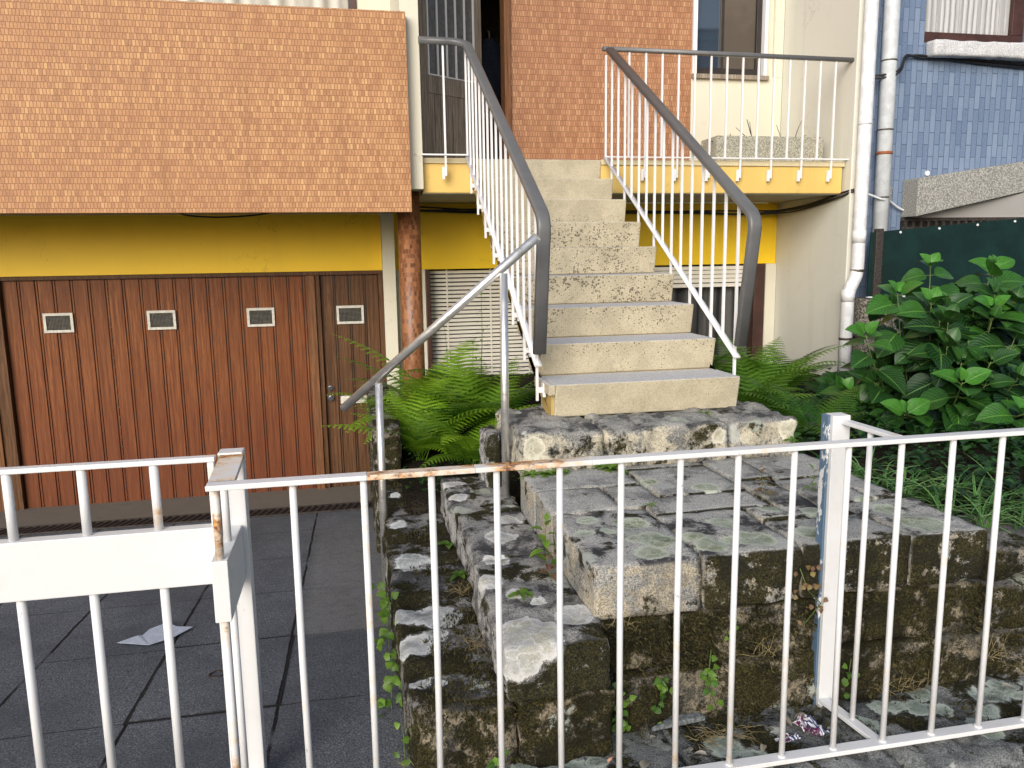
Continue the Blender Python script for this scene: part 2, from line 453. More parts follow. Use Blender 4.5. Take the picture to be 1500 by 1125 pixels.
# ------------------------------------------------------------------ palette
M = {}
TST = [(0.0, (.34, .165, .08)), (.3, (.43, .22, .108)), (.6, (.49, .265, .13)), (.85, (.55, .31, .155)), (1.0, (.60, .37, .18))]
M['mosaic'] = mosaic('salmon_mosaic', TST, (.24, .105, .045), big=(.41, .20, .10), rough=.5, spec=.3, big_f=.5)
M['mosaic_wall'] = mosaic('salmon_mosaic_wall', [(0, (.30, .138, .070)), (.4, (.36, .176, .090)), (.75, (.41, .21, .11)), (1, (.49, .28, .15))], (.19, .085, .042), w=.0235, h=.048, big=(.40, .17, .10), rough=.45, spec=.35)
M['mosaic_col'] = mosaic('brown_mosaic', [(0, (.09, .028, .010)), (.35, (.17, .055, .018)), (.7, (.26, .095, .032)), (1, (.36, .16, .06))], (.22, .12, .07), w=.022, h=.036, rough=.3, big=(.20, .065, .02))
M['bluetile'] = mosaic('blue_tile', [(0, (.125, .18, .285)), (.5, (.16, .22, .33)), (1, (.205, .27, .385))], (.075, .108, .175), w=.20, h=.053, big=(.13, .18, .29), rough=.25, bumpd=.003, swap=True, mort=.0032)
M['yellow'] = paint('yellow_paint', (.95, .63, .013), .5, .12, .08, (.32, .19, .03), speck=.25)
M['yellow_lt'] = paint('yellow_slab_paint', (.72, .50, .145), .55, .15, .2, (.45, .30, .08), speck=.25)
M['cream'] = paint('cream_paint', (.66, .635, .52), .6, .12, .14, (.42, .38, .26), speck=.15)
M['cream_side'] = paint('cream_wall', (.67, .665, .595), .65, .15, .22, (.46, .44, .36), sc=1.6, speck=.5)
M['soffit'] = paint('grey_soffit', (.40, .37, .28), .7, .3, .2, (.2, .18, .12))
M['white_paint'] = paint('white_rail_paint', (.80, .80, .82), .4, .12, .12, (.5, .5, .5))
M['fence'] = white_metal('fence_white', .65)
M['fence_rust'] = white_metal('fence_rusty_white', 1.95)
M['fence_spot'] = white_metal('fence_spotted_white', 1.35)
M['fence_orange'] = white_metal('fence_orange_rust', 3.0)
M['fence_clean'] = white_metal('gate_white', -.4, (.70, .71, .72))
M['peel'] = peel('peeling_blue_paint')
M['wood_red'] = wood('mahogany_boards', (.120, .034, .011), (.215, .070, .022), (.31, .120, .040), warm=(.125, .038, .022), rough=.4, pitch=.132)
M['wood_dark'] = wood('dark_boards', (.060, .028, .013), (.115, .054, .024), (.17, .085, .04), rough=.48, pitch=.13)
M['wood_frame'] = wood('frame_wood', (.12, .05, .022), (.19, .085, .036), (.24, .11, .05), rough=.5)
M['wood_grey'] = wood('weathered_wood', (.19, .16, .125), (.30, .25, .20), (.40, .345, .285), rough=.65)
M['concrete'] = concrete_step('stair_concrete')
M['cream_conc'] = paint('cream_concrete', (.62, .54, .35), .8, .2, .3, (.33, .27, .14))
M['plastic'] = plain('grey_handrail', (.13, .133, .138), .38, nsc=9, var=.06)
M['steel'] = steel('brushed_steel')
M['chrome'] = plain('chrome', (.7, .7, .7), .12, 1.0, var=.05)
M['black'] = plain('black_cable', (.015, .015, .017), .5)
M['blackgap'] = plain('dark_gap', (.008, .008, .008), .9)
M['pvc'] = plain('white_pvc', (.74, .75, .77), .35, nsc=12, var=.12)
M['galv'] = plain('grey_pipe', (.60, .64, .68), .5, nsc=14, var=.1)
M['band'] = plain('pipe_band', (.12, .10, .08), .5, .6)
M['glass'] = glass('dark_glass')
M['glass_lt'] = glass('blue_glass', (.03, .045, .07))
M['curtain'] = fabric('white_curtain', (.62, .60, .54), (.40, .38, .33), 75)
M['curtain_dk'] = fabric('dark_curtain', (.105, .105, .10), (.020, .020, .022), 60)
M['blindbrown'] = plain('brown_roller_blind', (.085, .068, .052), .6, nsc=3, var=.15)
M['frame_brown'] = plain('brown_window_frame', (.062, .026, .020), .4, nsc=8)
M['frame_dk'] = plain('dark_window_frame', (.022, .016, .015), .4, nsc=8)
M['slat'] = paint('shutter_slat', (.78, .75, .66), .5, .2, .2, (.4, .37, .28))
M['granite'] = plain('grey_granite', (.34, .34, .32), .9, nsc=110, var=.5, bump=.9, spec=.2)
M['granite_wh'] = plain('pale_sill_stone', (.60, .61, .63), .85, nsc=90, var=.25, bump=.8, spec=.2)
M['granite_dk'] = plain('dark_granite', (.19, .175, .15), .95, nsc=60, var=.75, bump=1, spec=.1)
M['planter'] = plain('pebbledash', (.42, .41, .34), .95, nsc=105, var=.45, bump=1, spec=.15)
M['green'] = plain('dark_green_sheet', (.003, .021, .019), .42, nsc=5, var=.25)
M['soil'] = plain('soil', (.026, .021, .015), .95, nsc=60, var=.6, bump=1, spec=.1)
M['asphalt'] = asphalt('driveway_concrete')
M['thresh'] = paint('threshold_concrete', (.17, .155, .13), .85, .35, .3, (.07, .065, .06), sc=5)
M['jacket'] = plain('navy_cloth', (.004, .006, .012), .9, spec=.1)
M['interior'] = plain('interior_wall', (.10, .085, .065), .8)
M['paper'] = plain('pale_paper', (.56, .63, .74), .7, var=.1)
M['vent'] = plain('vent_frame', (.60, .585, .53), .4, var=.15)
M['mesh'] = plain('vent_wire', (.20, .19, .165), .5)
M['iron'] = plain('rusty_iron', (.06, .05, .045), .6, .3, nsc=70, var=.5)
STA = [(0.572, 3.092, -1.15, 0.07), (0.475, 3.889, -1.15, 0.06), (0.472, 3.685, -1.15, 0.05), (0.497, 2.84, -1.15, 0.06), (0.438, 2.655, -1.15, 0.05), (0.515, 2.517, -1.15, 0.04),
       (0.48, 2.235, -1.15, 0.11), (.45, 2.18, -1.17, .09), (.54, 2.18, -1.165, .05), (0.662, 2.32, -1.15, 0.07), (0.642, 3.298, -1.15, 0.06), (0.578, 2.446, -1.15, 0.03)]
STB = [(0.217, 3.356, -1.33, 0.08), (0.264, 2.802, -1.33, 0.09), (0.163, 2.826, -1.33, 0.07), (0.157, 2.582, -1.33, 0.07), (0.246, 2.639, -1.33, 0.05), (0.181, 3.847, -1.33, 0.05),
       (0.158, 2.323, -1.33, 0.04), (0.243, 2.311, -1.33, 0.03), (0.193, 4.378, -1.33, 0.03), (.27, 3.30, -1.33, .06)]
STP = [(0.831, 2.724, -.98, 0.04), (0.78, 2.599, -.98, 0.04), (0.976, 2.641, -.98, 0.06), (0.869, 2.599, -.98, 0.03), (1.014, 2.47, -.98, 0.075), (0.948, 2.367, -.98, 0.06), (0.933, 2.49, -.98, 0.04),
       (1.162, 2.38, -.98, 0.06), (1.154, 2.471, -.98, 0.05), (1.312, 2.58, -.98, 0.06), (1.345, 2.403, -.98, 0.075), (1.254, 2.411, -.98, 0.04), (1.563, 2.682, -.98, 0.05), (1.445, 3.005, -.98, 0.06),
       (1.242, 3.153, -.98, 0.05), (1.705, 2.629, -.98, 0.05), (1.564, 2.405, -.98, 0.06), (1.991, 2.574, -.98, 0.06), (2.007, 2.407, -.98, 0.085), (1.997, 2.707, -.98, 0.05)]
rs_ = random.Random(3)
STL = [(.45, 2.13, -1.56, .05), (.58, 2.12, -1.56, .07), (.53, 2.06, -1.56, .05), (.69, 2.14, -1.56, .045), (1.10, 2.12, -1.56, .06), (1.62, 2.14, -1.56, .05), (1.18, 2.05, -1.56, .05)] + [(rs_.uniform(1.72, 2.6), rs_.uniform(2.02, 2.25), -1.56, rs_.uniform(.025, .06)) for _ in range(22)]
M['st_plat'] = stone('platform_stone', (.46, .455, .43), (.30, .30, .285), .15, .25, STP, (.42, .46, .37), (.25, .29, .17), sides=(.46, .40, .29), sidemoss=.35, blk=1.0, ymoss=.75, xclean=1.06, front=2.75)
M['st_A'] = stone('tread_stone_upper', (.36, .355, .34), (.16, .16, .16), .40, .45, STA, (.56, .57, .57), (.54, .53, .43), sides=(.52, .52, .50), sidemoss=.5, blk=.9, ymoss=1.0)
M['st_B'] = stone('tread_stone_lower', (.27, .265, .255), (.13, .13, .135), .98, .35, STB, (.54, .56, .56), (.40, .42, .40), sides=(.24, .22, .18), sidemoss=.9, blk=.8, ymoss=1.0)
M['st_base'] = stone('base_stone', (.36, .355, .33), (.17, .17, .165), .1, .2, [(0.785, 3.41, -0.86, 0.055), (2.06, 3.39, -0.85, 0.06), (0.83, 3.41, -0.96, 0.06), (1.70, 3.41, -.86, .04)],
                     (.55, .53, .43), (.48, .45, .34), sides=(.58, .53, .40), sidemoss=.45, blk=.85)
M['st_face'] = stone('mossy_wall_stone', (.20, .175, .13), (.07, .066, .055), .9, .1, (), sides=(.30, .255, .18), sidemoss=1.0, blk=.8)
M['st_ledge'] = stone('ledge_stone', (.24, .25, .245), (.10, .11, .115), .72, .35, STL, (.36, .42, .37), (.22, .27, .22), sidemoss=.4, blk=.6)
M['st_low'] = stone('garden_wall_stone', (.24, .23, .21), (.10, .10, .10), .55, .3, (), sides=(.32, .28, .22), sidemoss=.85, blk=.6)

# ------------------------------------------------------------------ setting
def gz(y): return -1.56 - .099 * (y - 2.2)
b = MB(); b.poly([(-300, -300, -2.9), (300, -300, -2.9), (300, 300, -2.9), (-300, 300, -2.9)])
struct(b.build('ground', M['soil']))
b = MB()
pr = [(1.80, -1.575), (2.2, -1.56), (6.35, gz(6.35))]
for i in range(2):
    (ya, za), (yb, zb) = pr[i], pr[i + 1]
    b.poly([(-14, ya, za), (.40, ya, za), (.40, yb, zb), (-14, yb, zb)])
struct(b.build('driveway', M['asphalt']))
b = MB()
b.prism([(6.35, gz(6.35) - .2), (6.35, gz(6.35) + .006), (7.16, -2.045), (7.16, -2.3)], 0, -14, .40)
struct(b.build('garage_apron', M['thresh'], bevel=.004))
b = MB(); b.box(-60, 60, -1.5, 1.79, -1.9, -1.645); struct(b.build('pavement', M['asphalt'], bevel=.01))
b = MB(); b.poly([(-200, -9, -1.78), (200, -9, -1.78), (200, -1.5, -1.78), (-200, -1.5, -1.78)]); struct(b.build('road', M['asphalt']))
b = MB()
def soilz(x, y):
    k = min(1, max(0, (x - .85) / .2)); z = -1.30 + k * .22
    return z + .035 * mn.noise(Vector((x * 4, y * 4, 0)))
def sg(u, v):
    x, y = .24 + u * 8, 2.42 + v * 4.75
    return (x, y, soilz(x, y) if not (x < .8 and y < 4.0) else -1.6)
b.grid(90, 56, sg)
struct(b.build('garden_soil', M['soil']))

# ------------------------------------------------------------------ house
H = thing('house', 'two storey house with salmon mosaic tile balcony, yellow bands and brown garage door', 'house', (0, 7.1, -2.05))
def hp(name, mb, mat, bevel=0.0, parent=None, label=None): return mb.build(name, mat, parent or H, bevel, label=label)
hp('balcony_panel', BX(-7, .467, 5.90, 6.0, .335, 1.712), M['mosaic'])
hp('balcony_slab', BX(-7, .435, 6.003, 7.1, .385, .47), M['soffit'])
w = MB(); w.box(-7, -2.0, 7.1, 7.3, .47, 4); w.box(-2.0, .09, 7.1, 7.3, .47, 2.0); w.box(.16, .44, 7.1, 7.3, .47, 4); w.box(-2.0, .16, 7.1, 7.3, 3.4, 4)
hp('upper_wall', w, M['cream'], .003)
wf = hp('balcony_window', BX(.092, .157, 7.08, 7.2, 2.0, 3.4).box(-2.0, .09, 7.12, 7.2, 2.002, 2.05), M['frame_brown'], .003)
hp('curtain', MB().grid(120, 1, lambda u, v: (-2 + u * 2.09, 7.24 + .012 * math.sin(u * 110), 2.03 + v * 1.4)), M['curtain'], 0, wf)
hp('wall_fin', BX(.436, .568, 6.0, 7.1, .505, 4), M['cream'], .003)
hp('yellow_band', BX(-7, .283, 7.1, 7.3, -.10, .385), M['yellow'], .002)
hp('garage_fin', BX(.284, .392, 6.96, 7.3, -2.3, .384), M['cream'], .003)
hp('column', MB().cyl(.469, 6.26, -2.1, .504, .088), M['mosaic_col'], label='round column covered in glossy brown mosaic')
hp('tiled_pillar', BX(-3.6, -2.975, 6.98, 7.3, -2.3, -.101), M['mosaic_col'])
# garage door
def boards(x0, x1, y, z0, z1, pat, gap=.0065, depth=.018):
    b = MB(); x = x0; i = 0
    b.cur = 1; b.box(x0, x1, y + .012, y + .04, z0, z1); b.cur = 0
    while x < x1 - .006:
        wd = min(pat[i % len(pat)], x1 - x); i += 1
        b.box(x + gap / 2, x + wd - gap / 2, y + (.003 if wd < .03 else 0), y + .0115, z0 + .001, z1 - .001)
        x += wd
    return b
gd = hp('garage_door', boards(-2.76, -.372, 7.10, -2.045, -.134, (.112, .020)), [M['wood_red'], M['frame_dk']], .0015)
def vent(x0, x1, par):
    z0, z1, y = -.562, -.402, 7.094
    f = MB(); t = .021
    f.box(x0, x1, y - .014, y + .004, z1 - t, z1); f.box(x0, x1, y - .014, y + .004, z0, z0 + t)
    f.box(x0, x0 + t, y - .0135, y + .004, z0 + t, z1 - t); f.box(x1 - t, x1, y - .0135, y + .004, z0 + t, z1 - t)
    f.cur = 1; f.box(x0 + t, x1 - t, y + .001, y + .003, z0 + t, z1 - t)
    f.cur = 2
    k = 17
    for i in range(1, k):
        x = x0 + t + (x1 - x0 - 2 * t) * i / k; f.box(x - .0009, x + .0009, y - .006, y - .004, z0 + t, z1 - t)
    for i in range(1, 11):
        z = z0 + t + (z1 - z0 - 2 * t) * i / 11; f.box(x0 + t, x1 - t, y - .0085, y - .0065, z - .0009, z + .0009)
    f.build('vent', [M['vent'], M['blackgap'], M['mesh']], par)
for a, c in ((-2.475, -2.25), (-1.68, -1.455), (-.88, -.652)): vent(a, c, gd)
rv = MB()
for x, n in ((-1.965, 22), (-1.155, 22)):
    for i in range(n): rv.box(x - .0028, x + .0028, 7.09, 7.098, -1.98 + i * .085, -1.9744 + i * .085)
rv.build('rivet', M['mesh'], gd)['kind'] = 'stuff'
fr = MB(); fr.box(-2.95, .283, 7.06, 7.14, -.132, -.1015); fr.box(-2.86, -2.765, 7.05, 7.14, -2.045, -.133); fr.box(-.298, -.258, 7.062, 7.14, -2.045, -.133); fr.box(.243, .2825, 7.062, 7.14, -2.045, -.133)
hp('door_frame', fr, M['wood_dark'], .003)
hp('frame_post', BX(-.371, -.300, 7.04, 7.14, -2.045, -.1335), M['wood_frame'], .003); hp('frame_post', BX(-2.972, -2.862, 7.03, 7.14, -2.045, -.1335), M['wood_frame'], .003)
sd = hp('side_door', boards(-.257, .2425, 7.10, -2.04, -.134, (.112, .018)), [M['wood_dark'], M['frame_dk']], .002)
vent(-.128, .107, sd)
for z, r in ((-1.125, .024), (-1.215, .028)):
    b = MB(); b.tube([(-.215, 7.10, z), (-.215, 7.085, z)], r, 20); b.tube([(-.215, 7.086, z), (-.215, 7.07, z), (-.215, 7.055, z)], r * .6, 16)
    b.build('door_lock' if z > -1.2 else 'door_knob', M['chrome'], sd)
hp('letter_slot', BX(-.13, .11, 7.082, 7.10, -1.275, -1.205).box(-.115, .095, 7.078, 7.083, -1.262, -1.222), M['vent'], .004, sd)
# wall behind the stair
hp('lower_wall', BX(.392, 4.075, 7.1, 7.3, -.10, .476), M['yellow'], .002)
hp('window_pier', BX(3.968, 4.076, 7.08, 7.3, -1.6, -.101), M['cream'], .002); hp('window_pier', BX(.392, .66, 7.101, 7.3, -1.6, -.101), M['cream'], .002)
sh = hp('window_shutter', BX(.70, 1.9, 7.19, 7.2, -1.6, -.101), M['blackgap'])
sl = MB()
for i in range(36):
    z = -.125 - i * .0365
    sl.prism([(7.168, z), (7.176, z + .009), (7.188, z + .009), (7.180, z - .016), (7.168, z - .016)], 0, .702, 1.9)
sl.build('slat', M['slat'], sh)
st = MB()
for x in (.86, 1.26, 1.62): st.box(x - .007, x + .007, 7.163, 7.169, -1.6, -.105)
st.build('slat_tape', M['slat'], sh)
hp('shutter_frame', BX(.662, .70, 7.06, 7.2, -1.6, -.101), M['frame_brown'], .003)
lw = hp('lower_window', BX(3.855, 3.966, 7.09, 7.2, -1.6, -.101), M['frame_brown'], .003)
BX(2.95, 2.99, 7.12, 7.2, -1.6, -.32).build('mullion', M['frame_brown'], lw, .003)
sl = MB()
for i in range(4):
    z = -.118 - i * .040
    sl.box(1.91, 3.853, 7.12, 7.15, z - .034, z)
sl.box(1.91, 3.853, 7.105, 7.15, -.315, -.282)
sl.build('rolled_shutter', M['slat'], lw)
MB().grid(160, 1, lambda u, v: (1.91 + u * 1.94, 7.21 + .022 * math.sin(u * 95 + 2 * math.sin(u * 17)), -1.6 + v * 1.5)).build('curtain', M['curtain_dk'], lw)
# landing
for a, c in ((.570, .968), (1.959, 4.073)):
    hp('landing_cap', BX(a, c, 6.052, 7.098, .697, .737), M['cream_conc'], .004)
    hp('landing_slab', BX(a, min(c, 4.06), 6.066, 7.098, .484, .6965), M['yellow_lt'], .003)
hp('landing_cap', BX(.9685, 1.9585, 6.371, 7.098, .60, .734), M['cream_conc'])
hp('landing_soffit', BX(.566, 4.076, 6.08, 7.098, .477, .4835), M['soffit'])
# upper wall round the entrance
hp('tiled_wall', BX(1.462, 3.158, 7.1, 7.3, .738, 4), M['mosaic_wall'])
w = MB(); w.box(3.160, 4.075, 7.1, 7.3, .738, 1.625); w.box(3.985, 4.075, 7.1, 7.3, 1.626, 4); w.box(3.90, 3.984, 7.13, 7.3, 1.626, 4); w.box(3.16, 3.898, 7.1, 7.3, 3.2, 4)
hp('window_wall', w, M['cream'], .003)
hp('side_wall', BX(4.08, 4.178, 5.972, 7.3, -1.6, 4), M['cream_side'], .006)
uw = hp('upper_window', BX(3.20, 3.865, 7.13, 7.2, 1.632, 1.70).box(3.815, 3.865, 7.13, 7.2, 1.701, 3.2).box(3.20, 3.222, 7.13, 7.2, 1.701, 3.2).box(3.46, 3.49, 7.14, 7.2, 1.701, 3.2), M['frame_dk'], .003)
hp('window_jamb', BX(3.162, 3.199, 7.07, 7.25, 1.632, 3.2).box(3.867, 3.898, 7.07, 7.25, 1.632, 3.2), M['white_paint'], .003, uw)
hp('window_sill', BX(3.16, 3.92, 7.06, 7.25, 1.592, 1.6315), M['wood_grey'], .003, uw)
hp('pane', BX(3.223, 3.459, 7.165, 7.17, 1.701, 3.2), M['glass_lt'], 0, uw)
hp('blind', BX(3.491, 3.814, 7.16, 7.165, 1.701, 3.2), M['blindbrown'], 0, uw)
# entrance: frame, open leaf, dark hall
fr = MB(); fr.box(1.405, 1.460, 7.06, 7.25, .738, 3.0); fr.box(.572, .66, 7.06, 7.2, .738, 3.0); fr.box(.66, 1.405, 7.06, 7.25, 2.9, 3.0)
hp('entrance_frame', fr, M['wood_frame'], .004)
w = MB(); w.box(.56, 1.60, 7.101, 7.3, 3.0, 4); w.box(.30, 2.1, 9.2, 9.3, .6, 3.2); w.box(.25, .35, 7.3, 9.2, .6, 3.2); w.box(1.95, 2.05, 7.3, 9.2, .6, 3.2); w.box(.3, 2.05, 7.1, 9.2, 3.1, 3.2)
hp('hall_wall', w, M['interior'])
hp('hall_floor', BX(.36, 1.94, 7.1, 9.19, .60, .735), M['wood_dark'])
dl = H
hx, hy, ang, wd = .665, 7.125, R(33), .72
def D(u, off, z): return (hx + u * math.cos(ang) - off * math.sin(ang), hy + u * math.sin(ang) + off * math.cos(ang), z)
def dbox(b, u0, u1, o0, o1, z0, z1):
    c = [b.vert(D(u, o, z)) for u in (u0, u1) for o in (o0, o1) for z in (z0, z1)]
    for q in ((0, 1, 3, 2), (4, 6, 7, 5), (0, 4, 5, 1), (2, 3, 7, 6), (0, 2, 6, 4), (1, 5, 7, 3)):
        b.face([c[i] for i in q], [((u0, u1)[c.index(c[i]) // 4], (z0, z1)[i % 2]) for i in q])
b = MB()
dbox(b, 0, .085, -.02, .02, .742, 2.88); dbox(b, wd - .085, wd, -.02, .02, .742, 2.88); dbox(b, .086, wd - .086, -.019, .019, 1.42, 1.57); dbox(b, .086, wd - .086, -.019, .019, .742, .80)
dbox(b, .086, wd - .086, -.019, .019, 2.78, 2.88)
n = 8
for i in range(n):
    u0 = .087 + (wd - .174) * i / n; dbox(b, u0 + .003, u0 + (wd - .174) / n - .003, -.012, .012, .80, 1.42)
fd = hp('front_door', b, M['wood_grey'], .003)
b = MB(); dbox(b, .087, wd - .087, -.002, .002, 1.571, 2.78); hp('pane', b, plain('meshed_pane', (.13, .135, .135), .4, nsc=30, var=.2), 0, fd)
b = MB()
for i in range(6):
    u = .095 + i * (wd - .19) / 5; dbox(b, u - .007, u + .007, -.022, -.008, 1.572, 2.78)
dbox(b, .088, wd - .088, -.020, -.009, 1.572, 1.582); hp('door_grille', b, M['white_paint'], 0, fd)
for z in (1.90, 2.24):
    b = MB(); dbox(b, .088, wd - .088, .004, .016, z, z + .035); hp('glazing_bar', b, M['slat'], 0, fd)
hp('roof_slab', BX(-8, 4.3, 7.0, 12, 4.0, 4.2), M['cream'])

# jacket hanging in the hall
J = thing('jacket', 'dark navy jacket hanging in the shadow of the open front door', 'jacket', (1.36, 7.62, 1.0))
def jk(u, v):
    a = u * 2 * math.pi; z = 1.34 + v * .66
    wv = (.045 if v > .97 else .085) if v > .93 else .16 - .05 * abs(v - .45) * 2 - (.06 * (1 - v / .1) if v < .1 else 0)
    wv *= 1 + .08 * math.sin(a * 5 + v * 9)
    return (1.375 + wv * math.cos(a) * .95, 7.62 + wv * .6 * math.sin(a), z)
MB().grid(26, 18, jk).build('body', M['jacket'], J)
for s in (-1, 1):
    MB().tube([(1.375 + s * .10, 7.62, 1.93), (1.375 + s * .155, 7.61, 1.78), (1.375 + s * .15, 7.60, 1.55), (1.375 + s * .135, 7.59, 1.38)], .05, 10, scale=[.8, 1, .9, .75]).build('sleeve', M['jacket'], J)
MB().tube([(1.375, 7.62, 1.98), (1.375, 7.62, 2.06), (1.375, 7.70, 2.10), (1.46, 7.9, 2.10)], .006, 6).build('hook', M['iron'], J)

# ------------------------------------------------------------------ stair
S = thing('concrete_staircase', 'straight speckled concrete stair rising to the tiled entrance landing', 'staircase', (1.447, 3.707, -.796))
XL, XR, RUN, RISE, Y0, Z0 = .937, 1.957, .29227, .17, 3.707, -.6275
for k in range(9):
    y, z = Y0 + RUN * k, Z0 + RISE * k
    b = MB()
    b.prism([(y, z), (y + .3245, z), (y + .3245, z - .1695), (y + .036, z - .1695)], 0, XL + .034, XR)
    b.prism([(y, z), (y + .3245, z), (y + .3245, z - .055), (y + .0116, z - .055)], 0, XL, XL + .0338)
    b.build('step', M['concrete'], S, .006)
pl = []
for k in range(9):
    y, z = Y0 + RUN * k, Z0 + RISE * k
    pl += [(y + .045, z - .168), (y + .045, z - .057)]
    if k < 8: pl.append((y + RUN + .045, z - .057))
pl += [(6.10, Z0 + RISE * 8 - .057), (6.10, .49), (6.04, .475), (3.98, -.72), (3.90, -.793), (Y0 + .045, -.793)]
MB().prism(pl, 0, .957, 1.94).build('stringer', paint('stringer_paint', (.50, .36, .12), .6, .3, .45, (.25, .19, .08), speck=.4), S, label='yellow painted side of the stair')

# ------------------------------------------------------------------ stair railings
def rail_prof(w, h, r, n=4):
    pr = []
    for cx, cy, a0 in ((w / 2 - r, h / 2 - r, 0), (-w / 2 + r, h / 2 - r, 90), (-w / 2 + r, -h / 2 + r, 180), (w / 2 - r, -h / 2 + r, 270)):
        for i in range(n + 1):
            a = R(a0 + 90 * i / n); pr.append((cx + r * math.cos(a), cy + r * math.sin(a)))
    return pr
def smooth_path(pts, r=.08, n=6):
    out = [Vector(pts[0])]
    for i in range(1, len(pts) - 1):
        p = Vector(pts[i]); a = (Vector(pts[i - 1]) - p); c = (Vector(pts[i + 1]) - p)
        rr = min(r, a.length * .45, c.length * .45); A = p + a.normalized() * rr; C = p + c.normalized() * rr
        for k in range(n + 1):
            t = k / n; out.append(A * (1 - t) ** 2 + p * 2 * t * (1 - t) + C * t * t)
    out.append(Vector(pts[-1])); return out
SQ = [(-.008, -.008), (.008, -.008), (.008, .008), (-.008, .008)]
def stair_rail(x, side, label, landing):
    T = thing('stair_railing', label, 'railing', (x, 3.8, -.7), 'stair railings')
    zb = lambda y: .735 + (y - 6.0) * .5817
    zt = lambda y: 1.505 + (y - 5.93) * .585
    ye = 3.835
    top = [(x, 3.775, -.475), (x, 3.655, .175), (x, 5.93, 1.515)] + landing['top']
    MB().sweep(smooth_path(top, .075), rail_prof(.066, .040, .014), up=(0, -1, 0)).build('handrail', M['plastic'], T)
    bb = MB(); bb.sweep([(x, ye - .03, zb(ye - .03)), (x, 6.02, zb(6.02))], [(-.018, -.005), (.018, -.005), (.018, .005), (-.018, .005)])
    bb.build('bottom_rail', M['white_paint'], T)
    for i in range(16):
        y = ye + i * .1461
        if y > 6.04: break
        low = zb(y)
        ztop = zt(y) if y > 3.72 else .2
        ext = i % 2 == 0
        if ext: low = zb(y) - .20
        o = BX(x - .0065, x + .0065, y - .0065, y + .0065, low, min(ztop, 1.50)).build('bar', M['white_paint'], T)
        if ext and y < 5.95:
            sx = (.036 if side < 0 else -.036)
            xa, xb = sorted((x + (.007 if side < 0 else -.007), x + sx))
            zc = low + .055
            BX(xa, xb, y - .012, y + .012, zc - .014, zc + .014).box(*( (xb - .010, xb + .004) if side < 0 else (xa - .004, xa + .010)), y - .022, y + .022, zc - .036, zc + .036).build('bracket', M['white_paint'], T, .002)
    return T
TL = stair_rail(.905, -1, 'left stair railing with grey plastic handrail, nearest the shuttered window', {'top': [(.82, 5.985, 1.548), (.56, 5.985, 1.548)]})
def landing_bars(T, xs, zt, y=6.03):
    for i, x in enumerate(xs):
        ext = i % 2 == 0
        BX(x - .0068, x + .0068, y - .0068, y + .0068, .60 if ext else .755, zt).build('bar', M['white_paint'], T)
        if ext: BX(x - .026, x - .008, y - .004, y + .0225, .575, .665).build('bracket', M['white_paint'], T, .002)
landing_bars(TL, [.735], 1.535, 5.99)
BX(.56, .905, 5.975, 6.0, .747, .757).build('landing_rail', M['white_paint'], TL)
TR = stair_rail(1.985, 1, 'right stair railing carried on along the landing to the cream side wall', {'top': []})
MB().sweep([(1.96, 6.03, 1.548), (4.11, 6.03, 1.535)], rail_prof(.045, .032, .010)).build('landing_handrail', M['plastic'], TR)
landing_bars(TR, [3.93 - .1352 * i for i in range(14)], 1.53)
BX(1.985, 4.079, 6.017, 6.043, .749, .759).build('landing_rail', M['white_paint'], TR)

# ------------------------------------------------------------------ steel handrail
T = thing('steel_handrail', 'slanted stainless steel handrail on two round posts beside the mossy steps', 'handrail', (.105, 3.98, gz(3.98)))
MB().tube([(-.064, 4.105, -.762), (.835, 3.506, .087)], .0215, 18).build('rail', M['steel'], T)
for x, y, z0, z1 in ((.112, 3.985, gz(3.98), -.62), (.690, 3.60, -1.16, -.075)):
    p = MB().tube([(x, y, z0), (x + .006, y, z1)], .0195, 16).build('post', M['steel'], T)
    MB().tube([(x, y, z0), (x, y, z0 + .008)], .045, 20).build('flange', M['steel'], p)

# ------------------------------------------------------------------ stone platform and steps
P = thing('stone_platform', 'lichen covered granite platform of paving slabs in front of the concrete stair', 'platform', (1.45, 2.9, -1.57))
sd_ = [0]
def blk(name, mat, par, x0, x1, y0, y1, z0, z1, r=.02, amp=.006, step=.03, wav=7.0, label=None):
    sd_[0] += 1
    return MB().block(x0, x1, y0, y1, z0, z1, r, amp, step, sd_[0], wav).build(name, mat, par, label=label)
for (x0, x1, y0, y1) in [(.72, 1.098, 2.29, 2.822), (1.102, 1.458, 2.285, 2.73), (1.462, 1.878, 2.292, 2.568), (1.882, 2.19, 2.29, 2.70), (.725, 1.005, 2.835, 3.13), (.725, 1.195, 3.145, 3.44),
                         (1.025, 1.20, 2.84, 3.125), (1.215, 1.595, 2.95, 3.345), (1.11, 1.59, 2.74, 2.935), (1.475, 1.60, 2.58, 2.725), (1.615, 1.765, 2.60, 3.07), (1.785, 2.03, 2.71, 3.05), (2.04, 2.16, 2.71, 3.06),
                         (1.615, 1.80, 3.085, 3.44), (1.815, 2.17, 3.065, 3.44), (1.21, 1.60, 3.36, 3.44)]:
    front = y0 < 2.4
    dz = random.uniform(-.006, .004)
    blk('paving_slab', M['st_plat'], P, x0, x1, y0, y1, -1.17 if front or x0 < .8 else -1.06, -.98 + dz * .6, .013 if front else .006, .004, .024)
MB().box(.76, 2.15, 2.36, 3.6, -1.5, -1.005).build('joint_fill', M['soil'], P)
for zt, zb_, xs, yo in ((-1.185, -1.37, [.70, 1.0, 1.31, 1.73, 2.19], 2.305), (-1.38, -1.58, [.44, .80, 1.22, 1.55, 1.98, 2.19], 2.285)):
    for a, c in zip(xs[:-1], xs[1:]): blk('wall_stone', M['st_face'], P, a + .002, c - .002, yo + random.uniform(-.004, .004), 2.6, zb_ + .002, zt + .008, .009, .011, .024)
